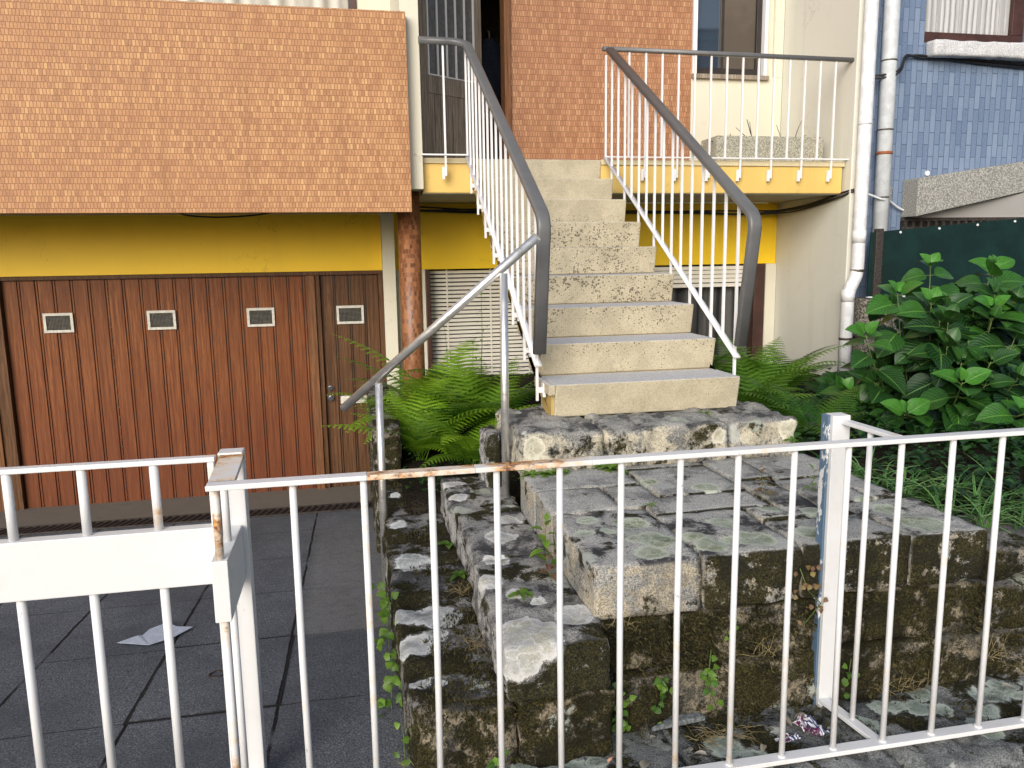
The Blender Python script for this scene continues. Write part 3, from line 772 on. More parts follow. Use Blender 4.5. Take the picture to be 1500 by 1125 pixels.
for a, c in ((.725, 1.118), (1.127, 1.752), (1.762, 2.115)): blk('base_step_stone', M['st_base'], P, a, c, 3.41, 4.05, -1.0, -.797, .03, .009, .026)
blk('base_step_stone', M['st_A'], P, .628, .716, 3.78, 4.02, -1.2, -.87, .03, .01, .026)
Q = thing('stone_steps', 'two mossy stone steps with white lichen beside the steel handrail', 'steps', (.43, 3.2, -1.6))
for a, c, y1 in ((2.15, 2.86, 0), (2.87, 3.42, .012), (3.43, 4.05, .02)): blk('upper_tread', M['st_A'], Q, .415 + random.uniform(-.012, .012), .735, a, c, -1.335, -1.15 + random.uniform(-.006, .004), .020, .010, .024)
for a, c in ((2.20, 2.71), (2.72, 3.32), (3.33, 4.0), (4.01, 4.72)): blk('lower_tread', M['st_B'], Q, .118 + random.uniform(-.01, .01), .45, a, c, -1.62 if a < 3 else -1.85, -1.33 + random.uniform(-.008, .004), .022, .011, .026)
for a, c in ((.135, .44), (.445, .75)): blk('wall_stone', M['st_face'], Q, a, c, 2.17, 2.5, -1.60, -1.345, .012, .012, .026)
W = thing('bed_wall', 'low grey kerb wall edging the fern bed beside the garage door', 'wall', (.16, 5.8, -2.0))
for a, c in ((4.74, 5.6), (5.61, 6.6)): blk('coping', M['st_low'], W, .095, .26, a, c, -2.1, -1.0, .02, .006, .05)
W = thing('garden_wall', 'rough mossy retaining wall of the planted garden at the right', 'wall', (3.0, 2.4, -1.57))
for zt, zb_, xs in ((-1.05, -1.19, [2.20, 2.52, 2.95, 3.4, 3.9, 4.6]), (-1.2, -1.38, [2.20, 2.62, 3.1, 3.6, 4.6]), (-1.39, -1.58, [2.20, 2.45, 2.9, 3.5, 4.6])):
    for a, c in zip(xs[:-1], xs[1:]): blk('wall_stone', M['st_low'], W, a + .005, c - .005, 2.285 + random.uniform(-.015, .02), 2.62, zb_, zt + random.uniform(-.012, .012), .03, .013, .04)
W = thing('stone_ledge', 'flat lichen and moss covered ledge stones under the white railing', 'ledge', (1.6, 2.1, -1.64))
for a, c in ((.33, .96), (.97, 1.60), (1.61, 2.32), (2.33, 3.1), (3.11, 4.2)): blk('ledge_stone', M['st_ledge'], W, a, c, 1.87, 2.40, -1.70, -1.56 + random.uniform(-.008, .003), .03, .012, .03)
blk('kerb_stone', M['st_ledge'], W, .33, 4.2, 1.76, 1.865, -1.72, -1.612, .02, .01, .04)

# ------------------------------------------------------------------ fence
F = thing('metal_fence', 'rust stained white metal railing fence standing on the stone ledge', 'fence', (1.4, 2.0, -1.56))
BX(.02, .30, 1.98, 2.02, -.559, -.545).build('top_rail', M['fence_orange'], F, .002, label='badly rusted stretch of the top rail')
BX(.3002, .62, 1.98, 2.02, -.559, -.545).build('top_rail', M['fence_rust'], F, .002)
BX(-.372, .0198, 1.98, 2.02, -.559, -.545).box(.6202, 1.05, 1.98, 2.02, -.559, -.545).box(1.0502, 3.4, 1.98, 2.02, -.559, -.545).build('top_rail', M['fence'], F, .002)
BX(-.37, 3.4, 1.98, 2.02, -1.543, -1.528).build('bottom_rail', M['fence'], F, .002)
for i in range(20):
    x = -.165 + .1747 * i
    rust = M['fence_spot'] if i == 1 else M['fence']
    dx, dy = random.uniform(-.003, .003), random.uniform(-.003, .003)
    MB().tube([(x, 2.0, -1.53), (x + dx, 2.0 + dy, -1.04), (x + dx * .4, 2.0, -.558)], .0092, 12).build('bar', rust, F)
    MB().tube([(x, 2.0, -1.5285), (x, 2.0, -1.522)], .0125, 10).build('weld', M['fence'], F)
# left return and gate post
b = MB(); b.poly([(-.372, 2.021, -.545), (-.308, 2.021, -.545), (-.318, 2.285, -.541), (-.382, 2.285, -.541)]); b.poly([(-.372, 2.021, -.559), (-.382, 2.285, -.555), (-.318, 2.285, -.555), (-.308, 2.021, -.559)])
b.poly([(-.308, 2.021, -.545), (-.308, 2.021, -.559), (-.318, 2.285, -.555), (-.318, 2.285, -.541)]); b.poly([(-.372, 2.021, -.559), (-.372, 2.021, -.545), (-.382, 2.285, -.541), (-.382, 2.285, -.555)])
b.build('return_rail', M['fence_rust'], F)
BX(-.376, -.336, 2.0, 2.279, -.912, -.748).build('return_panel', M['fence_clean'], F, .002)
for y, z0, z1, m in ((2.018, -.748, -.559, 'fence_rust'), (2.15, -.748, -.556, 'fence'), (2.018, -1.528, -.912, 'fence_rust'), (2.15, -1.528, -.912, 'fence')):
    MB().tube([(-.356, y, z0), (-.356, y, z1)], .0105, 12).build('bar', M[m], F)
BX(-.378, -.335, 2.021, 2.279, -1.543, -1.528).build('return_rail', M['fence'], F, .002)
BX(-.390, -.322, 2.286, 2.345, -1.60, -.536).build('post', M['fence_clean'], F, .003)
# right return and post
b = MB()
def slat(b, x0, y0, x1, y1, w, z0, z1):
    d = Vector((x1 - x0, y1 - y0, 0)).normalized(); s = Vector((-d.y, d.x, 0)) * (w / 2)
    c = [b.vert(Vector((x, y, z)) + k * s) for (x, y) in ((x0, y0), (x1, y1)) for k in (-1, 1) for z in (z0, z1)]
    for q in ((0, 1, 3, 2), (4, 6, 7, 5), (0, 4, 5, 1), (2, 3, 7, 6), (0, 2, 6, 4), (1, 5, 7, 3)): b.face([c[i] for i in q])
slat(b, 1.585, 2.021, 1.575, 2.262, .034, -.558, -.545); b.build('return_rail', M['fence'], F, .002)
b = MB(); slat(b, 1.575, 2.021, 1.545, 2.262, .036, -1.543, -1.529); b.build('return_rail', M['fence'], F, .002)
MB().tube([(1.565, 2.13, -1.53), (1.578, 2.14, -.557)], .009, 12).build('bar', M['fence'], F)
b = MB(); b.box(1.528, 1.592, 2.263, 2.28, -1.575, -.530); b.box(1.536, 1.592, 2.281, 2.318, -1.575, -.530); b.cur = 1
b.box(1.523, 1.5355, 2.2815, 2.322, -1.575, -.531)
b.build('post', [M['fence'], M['peel']], F, .002, label='post with blue paint showing under flaking white')
# gate
G = thing('metal_gate', 'white painted metal gate with a flat middle panel over the driveway', 'gate', (-1.4, 2.27, -1.55))
BX(-2.9, -.392, 2.25, 2.282, -.551, -.537).build('top_rail', M['fence'], G, .002)
BX(-2.9, -.398, 2.245, 2.287, -.905, -.738).build('middle_panel', M['fence_clean'], G, .003)
BX(-2.9, -.398, 2.252, 2.280, -1.535, -1.512).build('bottom_rail', M['fence'], G, .002)
BX(-.413, -.395, 2.252, 2.28, -1.511, -.906).box(-.413, -.395, 2.252, 2.28, -.737, -.552).build('stile', M['fence'], G, .002)
for i in range(13):
    x = -.555 - .184 * i
    MB().tube([(x, 2.266, -.739), (x, 2.266, -.55)], .0125, 12).build('upper_bar', M['fence'], G)
    MB().tube([(x, 2.266, -1.515), (x, 2.266, -.904)], .0125, 12).build('lower_bar', M['fence'], G)

# ------------------------------------------------------------------ drive details
gr = thing('drain_grate', 'long rusty drain grate across the foot of the driveway', 'grate', (-1.4, 6.25, gz(6.25)))
b = MB(); sl_ = .099
def gpt(x, y, h): return (x, y, gz(y) + h)
x = -3.0
def gbox(b, x0, x1, y0, y1, h0, h1):
    c = [b.vert(gpt(x_, y_, h)) for x_ in (x0, x1) for y_ in (y0, y1) for h in (h0, h1)]
    for q in ((0, 1, 3, 2), (4, 6, 7, 5), (0, 4, 5, 1), (2, 3, 7, 6), (0, 2, 6, 4), (1, 5, 7, 3)): b.face([c[i] for i in q])
gbox(b, -3.0, .12, 6.06, 6.08, .002, .014); gbox(b, -3.0, .12, 6.30, 6.32, .002, .014)
i = 0
while x < .11:
    b.poly([gpt(x, 6.08, .013), gpt(x + .020, 6.08, .013), gpt(x + .070, 6.30, .013), gpt(x + .050, 6.30, .013)]); x += .055
b.build('bars', M['iron'], gr)
b = MB(); b.poly([gpt(-3.0, 6.08, .006), gpt(.12, 6.08, .006), gpt(.12, 6.30, .006), gpt(-3.0, 6.30, .006)]); b.build('channel', M['blackgap'], gr)
mc = thing('manhole_cover', 'square inset concrete access cover in the driveway near the gate post', 'cover', (-.6, 3.14, gz(3.14)))
b = MB(); gbox(b, -.85, -.335, 2.80, 3.48, -.02, .005); b.build('cover', M['asphalt'], mc)
b = MB()
for q in ((-.862, -.851, 2.79, 3.49), (-.334, -.323, 2.79, 3.49), (-.85, -.335, 2.788, 2.799), (-.85, -.335, 3.481, 3.492)): gbox(b, *q, .0015, .0035)
b.build('joint', M['blackgap'], mc)
b = MB(); b.tube([gpt(-.60 + .028 * math.cos(a), 3.134 + .028 * math.sin(a), .006) for a in [k * math.pi / 10 for k in range(21)]], .005, 6); b.build('lifting_ring', M['iron'], mc)
b = MB()
pp = [(-1.10, 3.60), (-1.03, 3.66), (-1.01, 3.67), (-1.0, 3.75), (-.93, 3.80), (-.875, 3.73), (-.80, 3.72), (-.86, 3.60), (-.95, 3.535)]
top_ = [b.vert(gpt(x, y, .012 + .006 * math.sin(x * 40))) for x, y in pp]; b.face(top_)
pb = tag(b.build('paper_sheet', M['paper']), 'torn pale blue white paper lying on the driveway behind the gate', 'paper')
md = pb.modifiers.new('thick', 'SOLIDIFY'); md.thickness = .0015

# ------------------------------------------------------------------ pipes and cables
T = thing('drain_pipe', 'white plastic downpipe with a bend on the end of the cream side wall', 'pipe', (4.13, 5.9, -1.1))
MB().tube(smooth_path([(4.135, 5.90, 4.0), (4.135, 5.90, -.19), (4.06, 5.90, -.33), (4.06, 5.90, -1.15)], .07, 6), .052, 20).build('pipe', M['pvc'], T)
for x, z in ((4.135, 1.02), (4.135, -.155), (4.06, -.72)):
    MB().tube([(x, 5.90, z - .01), (x, 5.90, z + .01)], .0545, 20).build('bracket', M['band'] if z < 0 else M['pvc'], T)
for x, z in ((4.135, .12), (4.06, -.36)): MB().tube([(x, 5.90, z - .05), (x, 5.90, z + .05)], .0545, 20).build('sleeve', M['pvc'], T)
T = thing('drain_pipe', 'grey galvanised downpipe with a rusty clamp on the blue tiled wall', 'pipe', (4.45, 6.07, 0))
MB().tube([(4.455, 6.07, -.6), (4.43, 6.07, 4.0)], .062, 20).build('pipe', M['galv'], T)
MB().tube([(4.447, 6.07, .80), (4.447, 6.07, .825)], .066, 20).build('clamp', plain('rust_clamp', (.30, .10, .04), .7), T)
for z in (1.0, .45, 1.55): MB().tube([(4.445, 6.07, z - .006), (4.445, 6.07, z + .006)], .064, 20).build('joint', M['band'], T)
tag(MB().tube([(4.27, 6.09, .95), (4.27, 6.09, 4.0)], .014, 8).build('conduit', M['granite_wh']), 'thin pale conduit strip between the white pipe and the blue wall', 'conduit')
cb = thing('cable_bundle', 'sagging black cables under the entrance landing running to the white pipe', 'cables', (2.3, 7.0, .4))
for k in range(4):
    o = [random.uniform(-.02, .02) for _ in range(14)]
    pts = [(.60, 7.04, .425 + o[0]), (1.1, 7.04, .405 + o[1]), (1.9, 7.04, .40 + o[2]), (2.6, 7.04, .395 + o[3]), (3.2, 7.03, .385 + o[4]), (3.7, 6.98, .375 + o[5]), (4.03, 6.8, .385 + o[6]), (4.055, 6.4, .42 + o[7]), (4.06, 6.05, .475 + o[8]), (4.10, 5.955, .50 + o[9] * .6)]
    MB().tube(smooth_path(pts, .2, 5), .008, 6).build('cable', M['black'], cb)
tag(MB().tube(smooth_path([(-1.35, 6.9, .40), (-1.2, 6.5, .345), (-.95, 6.4, .325), (-.7, 6.5, .345), (-.55, 6.9, .40)], .3, 6), .007, 6).build('cable', M['black']), 'single black cable sagging below the tiled balcony edge', 'cable')
cb = thing('cable', 'dark cable pinned along the blue wall below the pale window sill', 'cable', (5, 6.1, 1.6))
for dz in (0, .022): MB().tube(smooth_path([(4.20, 6.11, 1.40 + dz), (4.50, 6.0, 1.42 + dz), (4.62, 6.11, 1.60 + dz), (4.75, 6.12, 1.62 - dz), (5.3, 6.12, 1.575 + dz), (6.2, 6.12, 1.53 + dz)], .15, 5), .009, 6).build('strand', M['black'], cb)
tag(MB().tube(smooth_path([(4.22, 6.1, .52), (4.42, 5.99, .42), (4.53, 6.10, .435), (4.70, 6.12, .335), (4.95, 6.12, .32)], .1, 5), .010, 6).build('cable', M['galv']), 'short pale cable crossing the grey downpipe above the green fence', 'cable')

# ------------------------------------------------------------------ neighbour house
N = thing('neighbour_house', 'neighbouring house clad in blue tiles with a rough stone canopy', 'house', (5.8, 6.2, -1.2))
b = MB(); b.box(4.19, 4.82, 6.15, 6.4, -1.6, 4); b.box(4.82, 5.82, 6.15, 6.4, -1.6, 1.728); b.box(5.82, 9, 6.15, 6.4, -1.6, 4); b.box(4.82, 5.82, 6.15, 6.4, 3.2, 4)
b.build('wall', M['bluetile'], N)
wf = BX(4.822, 5.818, 6.18, 6.25, 1.73, 1.825).box(5.70, 5.818, 6.18, 6.25, 1.826, 3.2).box(4.822, 4.835, 6.18, 6.25, 1.826, 3.2).build('window', M['frame_brown'], N, .004)
BX(4.836, 5.699, 6.23, 6.235, 1.826, 3.2).build('pane', glass('neighbour_pane', (.10, .11, .12)), wf)
b = MB(); b.grid(140, 1, lambda u, v: (4.838 + u * .86, 6.222 + .006 * math.sin(u * 120 + math.sin(u * 30)), 1.83 + v * 1.37)); b.build('curtain', fabric('lace_curtain', (.50, .51, .52), (.30, .30, .30), 95), wf)
b = MB(); b.block(4.83, 6.4, 6.02, 6.149, 1.60, 1.727, .012, .004, .03, 91); b.build('window_sill', M['granite_wh'], N)
b = MB()
b.prism([(4.70, .285), (4.70, .60), (6.6, .87), (6.6, .62), (5.75, .49)], 1, 5.95, 6.148); b.build('canopy', M['granite'], N, .008)
b = MB(); b.poly([(4.78, 5.962, .292), (5.75, 5.962, .484), (6.6, 5.962, .612), (6.6, 6.147, .285), (4.80, 6.147, .285)]); b.build('canopy_soffit', M['white_paint'], N)
b = MB(); b.box(4.70, 8, 6.12, 6.147, .255, .284); b.cur = 1; b.box(4.70, 8, 6.14, 6.148, .0, .254); b.cur = 0
for i in range(26): b.box(4.72 + i * .075, 4.745 + i * .075, 6.115, 6.139, .0, .254)
b.box(4.70, 8, 6.11, 6.135, .185, .205)
b.build('grille', [M['iron'], M['blackgap']], N)
b = MB(); b.block(4.52, 4.60, 6.135, 6.155, .40, .55, .008, .004, .02, 5); b.build('plaster_patch', M['granite'], N)
b = MB(); b.tube([(4.93, 6.15, .66), (4.93, 6.135, .66)], .022, 10); b.build('rosette', M['pvc'], N)
GF = thing('boundary_fence', 'dark green sheet fence screwed above the granite boundary wall', 'fence', (5.5, 5.9, -.37))
b = MB(); b.prism([(4.36, -.372), (4.36, .165), (7.5, .40), (7.5, -.372)], 1, 5.905, 5.915); b.build('sheet', M['green'], GF)
b = MB(); b.prism([(4.245, -.372), (4.245, .155), (4.285, .158), (4.285, -.372)], 1, 5.905, 5.915); b.build('sheet', M['green'], GF)
BX(4.287, 4.355, 5.885, 5.925, -.40, .185).build('post', M['iron'], GF, .004)
BX(4.25, 7.5, 5.895, 5.93, -.385, -.3725).build('bottom_rail', M['galv'], GF)
for i in range(8):
    x = 4.52 + i * .37; z = .165 + (x - 4.36) * .0748 - .022
    MB().tube([(x, 5.906, z), (x, 5.897, z)], .010, 8).build('screw', M['pvc'], GF)
LW = thing('boundary_wall', 'low rough granite block wall under the dark green fence', 'wall', (5.5, 6.0, -1.2))
for x0, x1, z0, z1 in ((4.19, 4.9, -.72, -.388), (4.905, 5.7, -.72, -.388), (5.705, 7.5, -.72, -.388), (4.19, 4.55, -1.2, -.73), (4.555, 5.4, -1.2, -.73), (5.405, 7.5, -1.2, -.73)):
    blk('wall_block', M['granite_dk'], LW, x0, x1, 5.87, 6.1, z0, z1, .02, .010, .05)

# planter on the landing
PL = thing('planter', 'pebbledash concrete planter trough with bare twigs on the landing', 'planter', (3.5, 6.4, .737))
b = MB(); b.box(3.02, 4.0, 6.26, 6.29, .7375, .965); b.box(3.02, 4.0, 6.53, 6.56, .7375, .965); b.box(3.02, 3.05, 6.291, 6.529, .7375, .964); b.box(3.97, 4.0, 6.291, 6.529, .7375, .964); b.box(3.051, 3.969, 6.291, 6.529, .7375, .76)
b.build('trough', M['planter'], PL, .008)
BX(3.051, 3.969, 6.291, 6.529, .76, .93).build('soil', M['soil'], PL)
for pts in ([(3.42, 6.4, .92), (3.40, 6.4, 1.02), (3.38, 6.39, 1.10)], [(3.42, 6.4, .92), (3.34, 6.4, .99), (3.25, 6.38, 1.05)], [(3.40, 6.4, 1.0), (3.36, 6.4, 1.12)], [(3.80, 6.4, .92), (3.83, 6.4, 1.03), (3.87, 6.4, 1.12)], [(3.74, 6.4, .93), (3.68, 6.4, .98), (3.64, 6.41, 1.08)],
            [(3.74, 6.4, .95), (3.84, 6.4, .97), (3.92, 6.4, 1.0)], [(3.07, 6.35, .93), (2.98, 6.3, .92)], [(3.22, 6.4, .92), (3.21, 6.4, 1.0)]):
    MB().tube(pts, .004, 5, scale=[1, .8, .5][:len(pts)]).build('twig', M['iron'], PL)

# house across the street (seen mirrored in the upper window)
A = thing('house_across', 'pale house with white eaves across the street, seen mirrored in the upper window', 'house', (14, -14, -1.7))
BX(10.3, 19, -19, -9.8, -1.8, 6.1).build('wall', M['cream'], A)
b = MB(); b.box(9.8, 19.6, -19.6, -9.2, 6.4, 6.65); b.prism([(9.95, 6.1), (10.4, 6.4), (19, 6.4), (19, 6.1)], 1, -19, -9.3); b.build('eaves', M['white_paint'], A)
b = MB()
for q in ([(9.7, -9.1, 6.66), (19.7, -9.1, 6.66), (15, -14.4, 8.3)], [(19.7, -9.1, 6.66), (19.7, -19.7, 6.66), (15, -14.4, 8.3)], [(19.7, -19.7, 6.66), (9.7, -19.7, 6.66), (15, -14.4, 8.3)], [(9.7, -19.7, 6.66), (9.7, -9.1, 6.66), (15, -14.4, 8.3)]): b.poly(q)
b.build('roof', plain('roof_tile', (.30, .12, .07), .8), A)

# ------------------------------------------------------------------ plants
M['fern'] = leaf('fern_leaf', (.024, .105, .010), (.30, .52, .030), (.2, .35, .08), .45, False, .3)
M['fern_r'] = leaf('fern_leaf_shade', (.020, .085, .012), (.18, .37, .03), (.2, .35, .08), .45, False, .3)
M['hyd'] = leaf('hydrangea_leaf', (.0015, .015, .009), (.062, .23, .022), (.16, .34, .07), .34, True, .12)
M['stem'] = plain('green_stem', (.10, .16, .035), .5, var=.3)
M['weed'] = leaf('weed_leaf', (.022, .09, .012), (.17, .32, .03), (.25, .4, .1), .4, True, .25, 5)
M['red_weed'] = leaf('red_weed_leaf', (.16, .06, .05), (.26, .24, .06), (.3, .2, .15), .45, True, .2, 5)
M['cover'] = leaf('cover_leaf', (.005, .030, .010), (.045, .15, .02), (.08, .18, .04), .45, True, .15, 5)
M['dry'] = plain('dry_grass', (.30, .24, .12), .8, var=.4)
def strap_mat():
    t = NT('strap_leaf'); s = t.n('SeparateXYZ', {0: t.uv()})
    e = t.step(t.math('ABSOLUTE', t.math('SUBTRACT', s.outputs[1], .5)), .30, .36)
    at = t.n('Attribute', attribute_name='tone').outputs['Fac']
    col = t.mix(t.math('MULTIPLY', e, at), t.mix(at, (.016, .085, .014), (.07, .24, .035)), (.27, .40, .17))
    return t.bsdf(col, .4)
M['strap'] = strap_mat()
UP = Vector((0, 0, 1))
def rdir(a, el): return Vector((math.cos(a) * math.cos(el), math.sin(a) * math.cos(el), math.sin(el)))

def frond(b, base, az, L, rise, droop, tone, rng, npin=19):
    base = Vector(base); out = Vector((math.cos(az), math.sin(az), 0)); sd0 = Vector((-out.y, out.x, 0)); bend = rng.uniform(-.12, .12)
    def P(t): return base + out * (L * (.18 * t + .72 * t * t * (1.15 - .25 * t))) + UP * (L * (rise * t - droop * t * t * t)) + sd0 * (bend * L * t * t)
    b.ct = tone * .6
    b.tube([P(i / 8) for i in range(9)], .0035, 4, scale=[1.2 - .9 * i / 8 for i in range(9)], caps=False)
    t0 = .22
    for i in range(npin):
        t = t0 + (1 - t0) * (i + .5) / npin
        p = P(t); d = (P(min(1, t + .02)) - P(t - .02)).normalized(); sd = d.cross(UP)
        if sd.length < .05: sd = sd0.copy()
        sd.normalize(); nn = sd.cross(d)
        s = (t - t0) / (1 - t0)
        pl = L * .34 * min(1, s * 5 + .45) * (1 - s) ** .85 + .008
        b.ct = min(1, max(0, tone + .25 * (s - .4) + rng.uniform(-.08, .08)))
        for sg in (-1, 1):
            pd = (sd * sg + d * .42 + nn * .05).normalized(); pw = min(pl * .24, L * .78 / npin * .56)
            q = nn * pd.dot(nn); ax = (d - pd * d.dot(pd)).normalized()
            nk = max(4, int(pl / .013)); drop = -nn * (pl * .22)
            prev = None
            for k in range(nk):
                u0, u1 = k / nk, (k + 1) / nk
                c0 = p + pd * (pl * u0) + drop * (u0 * u0); c1 = p + pd * (pl * u1) + drop * (u1 * u1)
                w = pw * (1 - u0) ** .8 + .0015
                tip = pd * (w * .55)
                b.poly([c0, c1, c1 + ax * w * .05, (c0 + c1) / 2 + ax * w + tip, c0 + ax * w * .28])
                b.poly([c0, c0 - ax * w * .28, (c0 + c1) / 2 - ax * w + tip, c1 - ax * w * .05, c1])
def fern(loc, label, L, n, seed, mat='fern', tone=.5, azc=None, spread=math.pi, group='ferns by the stair'):
    rng = random.Random(seed); T = thing('fern', label, 'fern', loc, group); b = MB()
    for i in range(n):
        az = (azc if azc is not None else 0) + rng.uniform(-spread, spread) if azc is not None else 2 * math.pi * i / n + rng.uniform(-.3, .3)
        l = L * rng.uniform(.75, 1.3)
        frond(b, Vector(loc) + Vector((rng.uniform(-.04, .04), rng.uniform(-.04, .04), 0)), az, l, rng.uniform(.55, 1.05), rng.uniform(.15, .5), min(1, max(0, tone + rng.uniform(-.35, .35))), rng)
    b.build('fronds', M[mat], T); return T
fern((.40, 4.95, -1.29), 'bright fern arching over the lower mossy step at the front of the bed', .56, 15, 1, tone=.75)
fern((.70, 4.62, -1.29), 'fern spilling onto the upper step below the steel post', .52, 13, 2, tone=.6)
fern((.30, 5.45, -1.25), 'fern leaning out in front of the brown side door', .50, 13, 3, tone=.65)
fern((.62, 5.55, -1.27), 'tall fern in front of the mosaic column', .74, 14, 4, tone=.55)
fern((.86, 5.2, -1.25), 'dark fern tucked against the yellow stair side', .60, 13, 5, tone=.25)
fern((.92, 5.9, -1.25), 'fern behind the stair side under the louvred shutter', .72, 12, 6, tone=.35)
fern((.50, 6.3, -1.25), 'fern at the foot of the mosaic column', .62, 12, 7, tone=.45)
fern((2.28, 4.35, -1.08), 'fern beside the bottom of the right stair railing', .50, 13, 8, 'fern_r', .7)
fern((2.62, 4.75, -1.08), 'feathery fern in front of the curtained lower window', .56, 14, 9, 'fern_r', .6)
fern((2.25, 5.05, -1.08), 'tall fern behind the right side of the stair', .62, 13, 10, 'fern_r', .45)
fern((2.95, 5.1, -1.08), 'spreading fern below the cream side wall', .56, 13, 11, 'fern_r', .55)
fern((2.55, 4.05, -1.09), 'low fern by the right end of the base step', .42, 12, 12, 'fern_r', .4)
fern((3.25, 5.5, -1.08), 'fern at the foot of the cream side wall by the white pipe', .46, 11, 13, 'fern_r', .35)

def stalk(loc, label, h, seed, lean=(0, 0), mat='weed', ll=.035, n=14, tone=.6, thin=.0018, group=None, name='weed', lw=.55, spread=1.0):
    rng = random.Random(seed); T = thing(name, label, 'weed', loc, group); b = MB(); p0 = Vector(loc); pts = []
    for i in range(6):
        t = i / 5; pts.append(p0 + UP * (h * t) + Vector((lean[0], lean[1], 0)) * (t * t) + Vector((rng.uniform(-.01, .01), rng.uniform(-.01, .01), 0)) * t)
    MB().tube(pts, thin, 5, scale=[1, .95, .85, .75, .6, .4]).build('stem', M['stem'], T)
    for i in range(n):
        t = (i + .6) / n; k = min(4, int(t * 5)); p = pts[k].lerp(pts[k + 1], t * 5 - k)
        az = i * 2.4 + rng.uniform(-.4, .4); el = rng.uniform(-.1, .7) if i < n - 2 else 1.1
        l = ll * rng.uniform(.7, 1.25) * (1.1 - .4 * t)
        d = rdir(az, el); b.leaf(p + d * ll * .15 * spread, d, UP, l, l * lw, .5, .15, 4, 2, .85, min(1, max(0, tone + rng.uniform(-.3, .3))))
    b.build('leaves', M[mat], T); return T
stalk((1.02, 6.3, -1.26), 'tall pale weed rising before the louvred shutter beside the steel post', .98, 21, (.02, 0), ll=.075, n=34, tone=.75, thin=.004, lw=.25)
stalk((.78, 6.5, -1.26), 'thin wispy weed gone to seed before the shutter', .80, 22, (-.05, 0), ll=.03, n=26, tone=.25, thin=.003, lw=.3)
stalk((.93, 6.25, -1.26), 'yellow green weed in front of the shutter slats', .60, 23, (.03, 0), ll=.06, n=22, tone=.9, thin=.003)
stalk((.672, 2.70, -1.15), 'bright green weed growing beside the platform edge on the upper step', .19, 24, (-.01, -.02), ll=.062, n=12, tone=.8)
stalk((1.63, 2.85, -.985), 'dark red weed in a joint of the platform paving', .10, 25, (-.02, 0), 'red_weed', .045, 14, .5)
stalk((1.845, 2.85, -.985), 'small yellow green sprig in the paving next to the red weed', .10, 26, ll=.035, n=7, tone=1.0)
stalk((.66, 2.62, -1.15), 'reddish weed at the shaded back of the upper step', .07, 27, (-.02, .02), 'red_weed', .04, 10, .2)
def rosette(loc, label, n, l, seed, mat='weed', tone=.7, el=(.1, .8), lw=.32, group=None):
    rng = random.Random(seed); T = thing('weed', label, 'weed', loc, group); b = MB()
    for i in range(n):
        d = rdir(i * 2.4 + rng.uniform(-.3, .3), rng.uniform(*el)); b.leaf(Vector(loc), d, UP, l * rng.uniform(.7, 1.2), l * lw, .6, .2, 5, 2, .8, min(1, max(0, tone + rng.uniform(-.25, .25))))
    b.build('leaves', M[mat], T); return T
rosette((.53, 2.50, -1.145), 'small leafy rosette on the pale lichen of the upper step', 7, .07, 31, tone=.55, lw=.4)
rosette((1.15, 3.38, -.98), 'green tuft at the foot of the base step near its joint', 22, .10, 32, tone=.8)
for i, x in enumerate((.76, .83, .90)): rosette((x, 3.37, -.98), 'row of small green leaves along the left foot of the base step', 16, .065, 33 + i, tone=.75, group='leaf row under the base step')
rosette((1.12, 2.83, -.98), 'tiny green sprout in the middle of the paving', 6, .035, 36)
rosette((1.72, 3.64, -.80), 'little green tuft where the stair meets the base step', 14, .05, 37, tone=.8)
rosette((2.06, 3.38, -.90), 'green leaves sprouting from the right corner of the base step', 10, .05, 38, tone=.7)
rosette((.395, 3.5, -1.33), 'broad leaved weed under the upper step riser', 6, .085, 39, tone=.45, lw=.5)
rosette((.40, 3.15, -1.33), 'second weed with broad leaves on the lower step nearer the street', 5, .06, 40, tone=.4, lw=.5)
def creeper(label, pts, n, l, seed, tone=.6, yel=0.0, mat='weed', nd=(-.3, -1, .3), jit=.03):
    rng = random.Random(seed); T = thing('creeper', label, 'creeper', pts[0]); b = MB()
    MB().tube(pts, .0018, 4).build('stem', M['stem'], T)
    pts = [Vector(p) for p in pts]
    for i in range(n):
        t = rng.random() * (len(pts) - 1.001); k = int(t); p = pts[k].lerp(pts[k + 1], t - k) + Vector((rng.uniform(-jit, jit), rng.uniform(-jit * .8, 0), rng.uniform(-jit, jit)))
        d = Vector((rng.uniform(-1, 1), rng.uniform(-.5, -.1), rng.uniform(-.7, .6)))
        b.leaf(p, d, nd, l * rng.uniform(.45, 1.0), l * .62, .3, .12, 4, 2, .7, min(1, max(0, tone - .12 + rng.uniform(-.4, .4))))
    b.build('leaves', M[mat], T)
creeper('creeper with round leaves climbing the side of the lower step', [(.075, 2.62, -1.58), (.085, 2.75, -1.50), (.08, 2.85, -1.42), (.09, 2.98, -1.36), (.085, 3.08, -1.33)], 48, .05, 51, .7, jit=.045)
creeper('second creeper beside the corner of the lower step near the ground', [(.10, 2.25, -1.60), (.10, 2.30, -1.52), (.10, 2.33, -1.46)], 9, .04, 52, .6)
creeper('green seedling vine rooted in the ledge below the mossy wall', [(.80, 2.26, -1.55), (.805, 2.26, -1.46), (.80, 2.265, -1.37)], 20, .034, 53, .65)
creeper('vine with glossy leaves on the wall behind the fourth fence bar', [(.94, 2.265, -1.50), (.96, 2.265, -1.43), (.945, 2.265, -1.39)], 14, .038, 54, .5)
creeper('green vine on the mossy wall above the slate shard', [(1.15, 2.26, -1.53), (1.11, 2.26, -1.42), (1.12, 2.265, -1.30)], 18, .036, 55, .55)
creeper('small plant rooted at the foot of the steps behind the fence', [(.37, 2.12, -1.58), (.38, 2.12, -1.52), (.38, 2.13, -1.46)], 11, .036, 56, .55)
